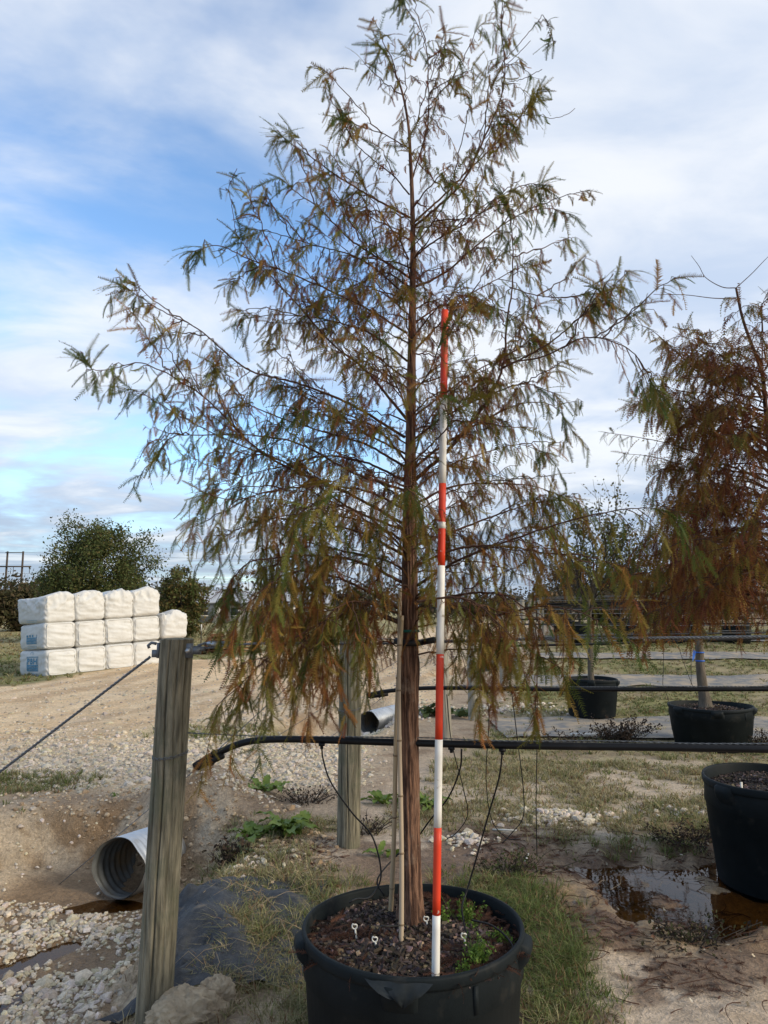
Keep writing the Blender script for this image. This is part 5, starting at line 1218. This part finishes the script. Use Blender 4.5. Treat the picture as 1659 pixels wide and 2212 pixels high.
for k, zz in enumerate((za-1.9, zt)):
    b = MB(); b.tube(np.array([[-260, 198, zz+3+k], [-150, 199, zz+.6], [q0[0], 199.5, zz], [q1[0]+2.3, 199.5, zz], [-60, 205, zz-1.0], [60, 230, zz-2.5]]), .035, 4); tag(b.build('power_line', M['cable']), ['lower power line wire crossing behind the oak', 'upper power line wire at the top of the two-pole frame'][k], 'power line')

# ------------------------------------------------------------------ houses, fence posts, pallets
def shed(label, x, y, W, D, H, rh, nwin=2):
    z = gz(x, y); o = thing('far_house', label, 'house', (x, y, z), group='far grey houses beyond the field')
    b = MB(); b.box((0, 0, H/2), (W, D, H)); b.build('wall', M['wall_g'], o, world=False)
    b = MB(); e = .35; v = [(-W/2-e, -D/2-e, H), (W/2+e, -D/2-e, H), (W/2+e, 0, H+rh), (-W/2-e, 0, H+rh), (-W/2-e, D/2+e, H), (W/2+e, D/2+e, H)]; t = .15; v = v+[(p_[0], p_[1], p_[2]+t) for p_ in v]
    b.add(v, [[6, 7, 8, 9], [9, 8, 11, 10], [0, 3, 2, 1], [3, 4, 5, 2], [0, 1, 7, 6], [5, 4, 10, 11]]); b.F3.append(np.array([[0, 6, 3], [3, 6, 9], [3, 9, 4], [4, 9, 10], [1, 2, 7], [2, 8, 7], [2, 5, 8], [5, 11, 8]])); b.build('roof', M['roof_g'], o, smooth=False, world=False)
    b = MB(); b.add([(-W/2, -D/2, H), (-W/2, D/2, H), (-W/2, 0, H+rh), (W/2, -D/2, H), (W/2, D/2, H), (W/2, 0, H+rh)], [[0, 2, 1], [3, 4, 5]]); b.build('gable', M['wall_g'], o, smooth=False, world=False)
    b = MB(); b.box((-W*.1, -D/2-.04, 1.05), (1.0, .06, 2.1)); b.build('door', M['board'], o, world=False)
    for k in range(nwin): b = MB(); b.box((-W*.36+k*W*.62, -D/2-.04, 1.5), (1.2, .06, 1.0)); wn_ = b.build('window', M['glass'], o, world=False); b = MB(); b.box((-W*.36+k*W*.62, -D/2-.06, .95), (1.4, .12, .1)); b.build('sill', M['board'], wn_, world=False)
q = P(490, 1330, 100); shed('far grey house right of the small olive tree', q[0], 100, 7, 6, 2.6, 1.6)
q = P(545, 1330, 112); shed('far low shed with pale roof behind the hanging foliage', q[0], 112, 9, 6, 2.2, 1.2)
q = P(650, 1325, 120); shed('far pale house behind the left side of the tall tree', q[0], 120, 10, 7, 2.7, 1.8)
for k, (x, yb, f, h, lb) in enumerate(((434, 1392, 31, 1.15, 'thin dark fence stake with white tip right of the bales'), (421, 1345, 62, 1.5, 'white fence post beyond the bales, left one'), (466, 1345, 60, 2.1, 'tall white fence post in front of the far houses'), (608, 1350, 52, 1.3, 'white fence post behind the hanging foliage'), (560, 1400, 36, .9, 'white marker post near the pallets'))):
    q = P(x, yb, f); q[2] = gz(q[0], q[1]); o = thing('fence_post', lb, 'fence post', q, group='fence posts along the field')
    b = MB(); b.tube(np.array([q, q+[0, 0, h*.75]]), .022 if k == 0 else .05, 6); b.build('shaft', M['dark_bark'] if k == 0 else M['board'], o); b = MB(); b.tube(np.array([q+[0, 0, h*.75], q+[0, 0, h]]), .028 if k == 0 else .052, 6); b.build('tip', M['board'], o)
def pallet(label, x, y, z, rot, mt, tilt=0):
    o = thing('wooden_pallet', label, 'pallet', (x, y, z), rot, 'wooden pallets beside the road'); o.rotation_euler = (tilt, 0, rot)
    for k in range(7): b = MB(); b.box((0, -.45+k*.15, .125), (1.2, .10, .02)); b.build('slat', M[mt], o, world=False)
    for k in range(3): b = MB(); b.box((-.55+k*.55, 0, .07), (.045, 1.0, .088)); b.build('runner', M[mt], o, world=False)
    for k in range(3): b = MB(); b.box((0, -.44+k*.44, .0135), (1.2, .10, .02)); b.build('slat', M[mt], o, world=False)
q = P(478, 1408, 30); 
for k in range(4): pallet(f'dark brown pallet, {["lowest","second","third","topmost"][k]} of the left pallet stack by the road', q[0]+.02*k, 30+.03*k, gz(q[0], 30)+k*.14, .25+.04*k, 'pallet')
q = P(520, 1405, 31.5)
for k in range(3): pallet(f'pale new pallet, {["lowest","middle","topmost"][k]} of the right pallet stack by the road', q[0]+.03*k, 31.5, gz(q[0], 31.5)+k*.14, -.1+.05*k, 'pallet2')
pq = P(440, 1408, 29.6); pallet('dark pallet leaning on the left pallet stack', pq[0]+.3, 29.9, gz(pq[0], 29.9)+.32, 1.4, 'pallet', -1.0)

# ------------------------------------------------------------------ boulder, weeds, dead shrub, board, litter
def boulder(label, c, size, seed, rot=0.):
    me = bpy.data.meshes.new('boulder'); import bmesh
    bm = bmesh.new(); bmesh.ops.create_icosphere(bm, subdivisions=5, radius=1)
    vs_ = np.array([v_.co[:] for v_ in bm.verts]); s = np.asarray(size)
    f = .9+.55*(fbm(vs_[:, 0]*1.6+vs_[:, 2]*1.2+seed, vs_[:, 1]*1.6-vs_[:, 2]*.7, 5, seed)-.5)+.50*(np.abs(fbm(vs_[:, 1]*4+vs_[:, 2]*3, vs_[:, 0]*4+seed, 5, seed+2)-.5)-.1)+.26*(fbm(vs_[:, 1]*13+vs_[:, 2]*9, vs_[:, 0]*13+seed-vs_[:, 2]*5, 3, seed+4)-.5)
    for v_, ff in zip(bm.verts, f): v_.co = Vector(v_.co)*ff
    bm.to_mesh(me); bm.free(); me.transform(Matrix.Diagonal((*s, 1)))
    me.materials.append(M['rock']); o = bpy.data.objects.new('boulder', me); scene.collection.objects.link(o); o.location = c; o.rotation_euler = (0, .25, rot)
    me.polygons.foreach_set('use_smooth', np.ones(len(me.polygons), bool)); return tag(o, label, 'rock')
q = G(405, 2160, .05); boulder('pale pitted limestone boulder at the foot of the near post', (q[0]+.03, q[1]-.05, gz(q[0], q[1])+.02), (.20, .13, .11), 4, .5)
q = G(455, 2150, .05); boulder('darker knobbly rock touching the pale boulder on its right', (q[0]+.02, q[1], gz(q[0], q[1])+.02), (.10, .09, .10), 9, .2)

leaf_mesh = {}
def leaf_obj(kind):
    if kind not in leaf_mesh:
        L = 12; b = MB(); s = np.linspace(0, 1, L); w = .16*np.sin(np.pi*s**.75)**.8*(1+.22*np.sin(s*26)); z = .30*np.sin(s*2.2)-.22*s**2
        v = []
        for k in range(L): v += [(s[k], -w[k], z[k]+.04*math.sin(k*2)), (s[k], 0, z[k]-.03), (s[k], w[k], z[k]+.04*math.sin(k*2+1))]
        f = [[k*3+j, (k+1)*3+j, (k+1)*3+j+1, k*3+j+1] for k in range(L-1) for j in (0, 1)]
        b.add(v, f); o = b.build('leaf', M['weed'+str(kind)]); leaf_mesh[kind] = o.data; bpy.data.objects.remove(o)
    return leaf_mesh[kind]
M['weed0'] = mat('weed_leaf', (.10, .165, .024), .55, .3, (.15, .21, .04), 4, trans=.25)
M['weed1'] = mat('dock_leaf', (.05, .085, .028), .6, .3, (.075, .10, .035), 4, trans=.2)
def weed(label, x, y, z, n, L, kind=0, up=.5):
    o = thing('broadleaf_weed', label, 'weed', (x, y, z), group='broadleaf weeds')
    for k in range(n):
        l = bpy.data.objects.new('leaf', leaf_obj(kind)); scene.collection.objects.link(l); l.parent = o
        a = k*2.4+random.uniform(-.4, .4); s = L*random.uniform(.55, 1.15); l.rotation_euler = (random.uniform(-.5, .5), -random.uniform(-.1, up), a); l.scale = (s, s*random.uniform(.8, 1.3), s); l.location = (random.uniform(-1, 1)*L*.45, random.uniform(-1, 1)*L*.3, random.uniform(0, .03))
for (x, y, n, L, kind, lb) in ((575, 1708, 18, .22, 0, 'low bright green weed on the bank edge left of the second post'), (620, 1800, 34, .27, 0, 'wide broadleaf weed spreading at the foot of the bank before the second post'), (555, 1812, 20, .22, 0, 'broadleaf weed nearest the culvert on the bank'), (520, 1850, 10, .13, 1, 'small dark weed low on the ditch bank'),
                            (832, 1735, 18, .22, 0, 'bright green weed just behind the bamboo stakes'), (925, 1745, 16, .22, 0, 'green weed right of the tall tree trunk'), (925, 1545, 22, .38, 1, 'tall dock weed behind the trunk near the third post'), (990, 1548, 14, .34, 1, 'dock weed at the foot of the fourth post'), (830, 1850, 8, .16, 0, 'toothed green leaf cluster behind the pot rim'), (245, 1720, 6, .07, 0, 'tiny green tuft on the bank above the culvert')):
    g = G(x, y, 0.); 
    for _ in range(4): g = G(x, y, gz(g[0], g[1]))
    weed(lb, g[0], g[1], gz(g[0], g[1])-.01, n, L, kind)
# little clumps growing in the mulch of the big pot
PW = [(.11, .19, .03), (.15, .22, .045), (.08, .14, .03)]
for k, (x, y, f, w, h, n_, lb) in enumerate(((1030, 2058, 2.80, .065, .075, 420, 'bright green leafy weed by the front right of the foreground pot'), (1082, 1995, 2.96, .045, .05, 220, 'small green weed near the right rim of the foreground pot'), (1012, 1925, 3.13, .06, .11, 300, 'wispy weed at the back rim of the foreground pot'), (1018, 1958, 3.05, .03, .045, 110, 'tiny green sprig behind the drip stake in the foreground pot'), (1000, 2085, 2.74, .04, .04, 160, 'low green sprig next to the pole at the front of the pot'), (955, 1945, 3.1, .04, .07, 130, 'thin sprig behind the pole in the foreground pot'))):
    c = P(x, y, f); c[2] = S1+.0; o = thing('pot_weed', lb, 'weed', c, group='weeds growing in the foreground pot'); mb = MB(); st = MB()
    pts_ = []
    for q_ in range(26):
        e = c+np.array([random.gauss(0, w*.5), random.gauss(0, w*.5), h*random.uniform(.5, 1.1)]); st.tube(np.array([c+(e-c)*[.4, .4, 0], e]), [.0012, .0007], 4, False); pts_ += [c+(e-c)*t for t in (.5, .75, 1)]
    pts_ = np.array(pts_); P0 = pts_[rng.integers(0, len(pts_), n_)]+rng.normal(0, .006, (n_, 3)); P0[:, 2] = np.maximum(P0[:, 2], S1+.004); leafcards(mb, P0, .013, PW); st.build('stems', M['weed0'], o); tag(mb.build('leaves', M['grass'], o, smooth=False), kind='stuff')
def shrub(label, x, y, W, H, n, cols, ls, seed):
    g = G(x, y, 0.); 
    for _ in range(4): g = G(x, y, gz(g[0], g[1]))
    c = np.array([g[0], g[1], gz(g[0], g[1])]); o = thing('dead_shrub', label, 'shrub', c, group='dead weeds and shrubs'); st = MB(); pts_ = []; rs = random.Random(seed)
    for q_ in range(34):
        r0 = np.array([rs.gauss(0, W*.22), rs.gauss(0, W*.12), 0]); e = c+r0*1.7+np.array([rs.gauss(0, W*.13), rs.gauss(0, W*.1), H*rs.uniform(.45, 1.1)]); m_ = (c+r0+e)/2+[rs.gauss(0, .02), 0, .02]; st.tube(catmull([c+r0*.7, m_, e], 6), np.linspace(.004, .0015, 6), 4, False)
        for t in np.linspace(.3, 1, 7): pts_.append((c+r0*.7)*(1-t)+e*t)
    pts_ = np.array(pts_); P0 = pts_[rng.integers(0, len(pts_), n)]+rng.normal(0, .022, (n, 3)); P0[:, 2] = np.maximum(P0[:, 2], c[2]+.01); mb = MB(); leafcards(mb, P0, ls, cols); st.build('stems', M['dark_bark'], o); tag(mb.build('leaves', M['leafd'], o, smooth=False), kind='stuff')
DK = [(.05, .035, .026), (.035, .028, .02), (.075, .05, .035)]
shrub('dark dead weed bush between the two pots on the weed mat', 1335, 1606, .85, .33, 1500, DK, .035, 1); shrub('smaller dead weed left of the dark bush', 1215, 1612, .55, .16, 420, DK, .03, 2)
shrub('dead weed right of the ribboned pot', 1640, 1618, .5, .22, 420, DK, .03, 3); shrub('brown dead weeds at the puddle edge by the right pot', 1490, 1822, .65, .10, 800, DK, .025, 4); shrub('dark weed clump on the sand below the puddle', 1500, 2035, .45, .07, 700, [(.05, .035, .025), (.06, .06, .025), (.04, .028, .02)], .022, 5)
shrub('dried brown weed beside the second post', 660, 1735, .45, .14, 320, DK, .025, 6); shrub('wilted dark weed on the ditch bank behind the weed mat', 498, 1865, .22, .16, 260, DK, .03, 7); shrub('green-brown weeds behind the foreground pot at right', 1100, 1890, .34, .17, 700, [(.07, .085, .03), (.06, .05, .03), (.09, .1, .04)], .022, 8)
shrub('tangle of dry brown stems at the right foot of the second post', 790, 1800, .5, .12, 200, DK, .02, 9)
g = P(1300, 1607, 10.35); b = MB(); b.box((g[0], g[1], gz(g[0], g[1])+.05), (.86, .06, .04)); tag(b.build('white_board', M['board']), 'white board lying on the ground before the dead weed bush', 'board')
for k, (x, y, L, a, lb) in enumerate(((1138, 1845, .13, 1.2, 'short white pipe piece by the straight drip tube'), (995, 1808, .16, .35, 'white stick lying behind the pole'), (1090, 1800, .2, -.5, 'thin white stick on the sand right of the pole'))):
    g = G(x, y); z = gz(g[0], g[1])+.02; b = MB(); d = np.array([math.cos(a), math.sin(a), .1])*L/2; b.tube(np.array([g*[1, 1, 0]+[0, 0, z]-d, g*[1, 1, 0]+[0, 0, z]+d]), .007, 6); tag(b.build('white_stick', M['plastic_w']), lb, 'stick')
mb = MB()
for k in range(210):
    x, y = random.uniform(.75, 3.4), random.uniform(3.3, 5.9)
    if min(np.hypot(x-c[0], y-c[1])-rad for c, rad in POTS) < .06: continue
    a = random.uniform(-.5, .5)+(math.pi if random.random() < .5 else 0); L = random.uniform(.06, .22); m = 6; s_ = np.linspace(0, 1, m); cv = random.uniform(-.9, .9)
    px_, py_ = x+L*s_*np.cos(a+cv*s_), y+L*s_*np.sin(a+cv*s_); mb.tube(np.c_[px_, py_, height(px_, py_)+.008+.012*np.sin(s_*3.1)*random.random()], np.linspace(.0032, .0012, m), 4, False)
tag(mb.build('fallen_twigs', M['twig']), 'dark curled twigs scattered over the wet sand by the puddle', 'leaf litter', kind='stuff')
# fallen needles and pale leaf flecks
sp = Sprays()
for k in range(4600):
    if k < 3500: x, y = random.uniform(.6, 3.6), random.uniform(3.3, 6.2)
    elif k < 4050: x, y = random.uniform(-1.0, -.3), random.uniform(4.4, 6.0)
    else:
        r = .42*math.sqrt(random.random()); a = random.choice((3.4, 5.6, .4, 1.2))+random.gauss(0, .35); x, y = POT1[0]+r*math.cos(a), POT1[1]+r*math.sin(a)
    inpot = k >= 4050
    if not inpot:
        if min(np.hypot(x-c[0], y-c[1])-rad for c, rad in POTS) < .02: continue
        if k < 3500 and fbm(x*2.6+3, y*2.6, 4, 71) < random.uniform(.36, .56): continue
    z = (S1+.022+random.uniform(0, .012)) if inpot else gz(x, y)+.008; a = random.uniform(0, 6.28)
    sp.add(np.array([x, y, z]), np.array([math.cos(a), math.sin(a), random.gauss(.03, .1)]), random.uniform(.04, .11), np.array([.095, .042, .026])*random.uniform(.4, 1.2))
mb = MB(); sp.emit(mb, TPL); tag(mb.build('fallen_needles', M['leaf'], smooth=False), 'rust-brown fallen needle sprays littering the sand and mulch', 'leaf litter', kind='stuff')
mb = MB()
x = rng.uniform(.7, 3.6, 240); y = rng.uniform(3.3, 6.0, 240); k = np.array([min(np.hypot(a-c[0], b-c[1])-rad for c, rad in POTS) > .02 for a, b in zip(x, y)]); x, y = x[k], y[k]
leafcards(mb, np.c_[x, y, height(x, y)+.012], .030, [(.62, .56, .44), (.5, .42, .3), (.15, .08, .05)]); tag(mb.build('leaf_flecks', M['grass'], smooth=False), 'small pale fallen leaves dotted over the wet sand', 'leaf litter', kind='stuff')
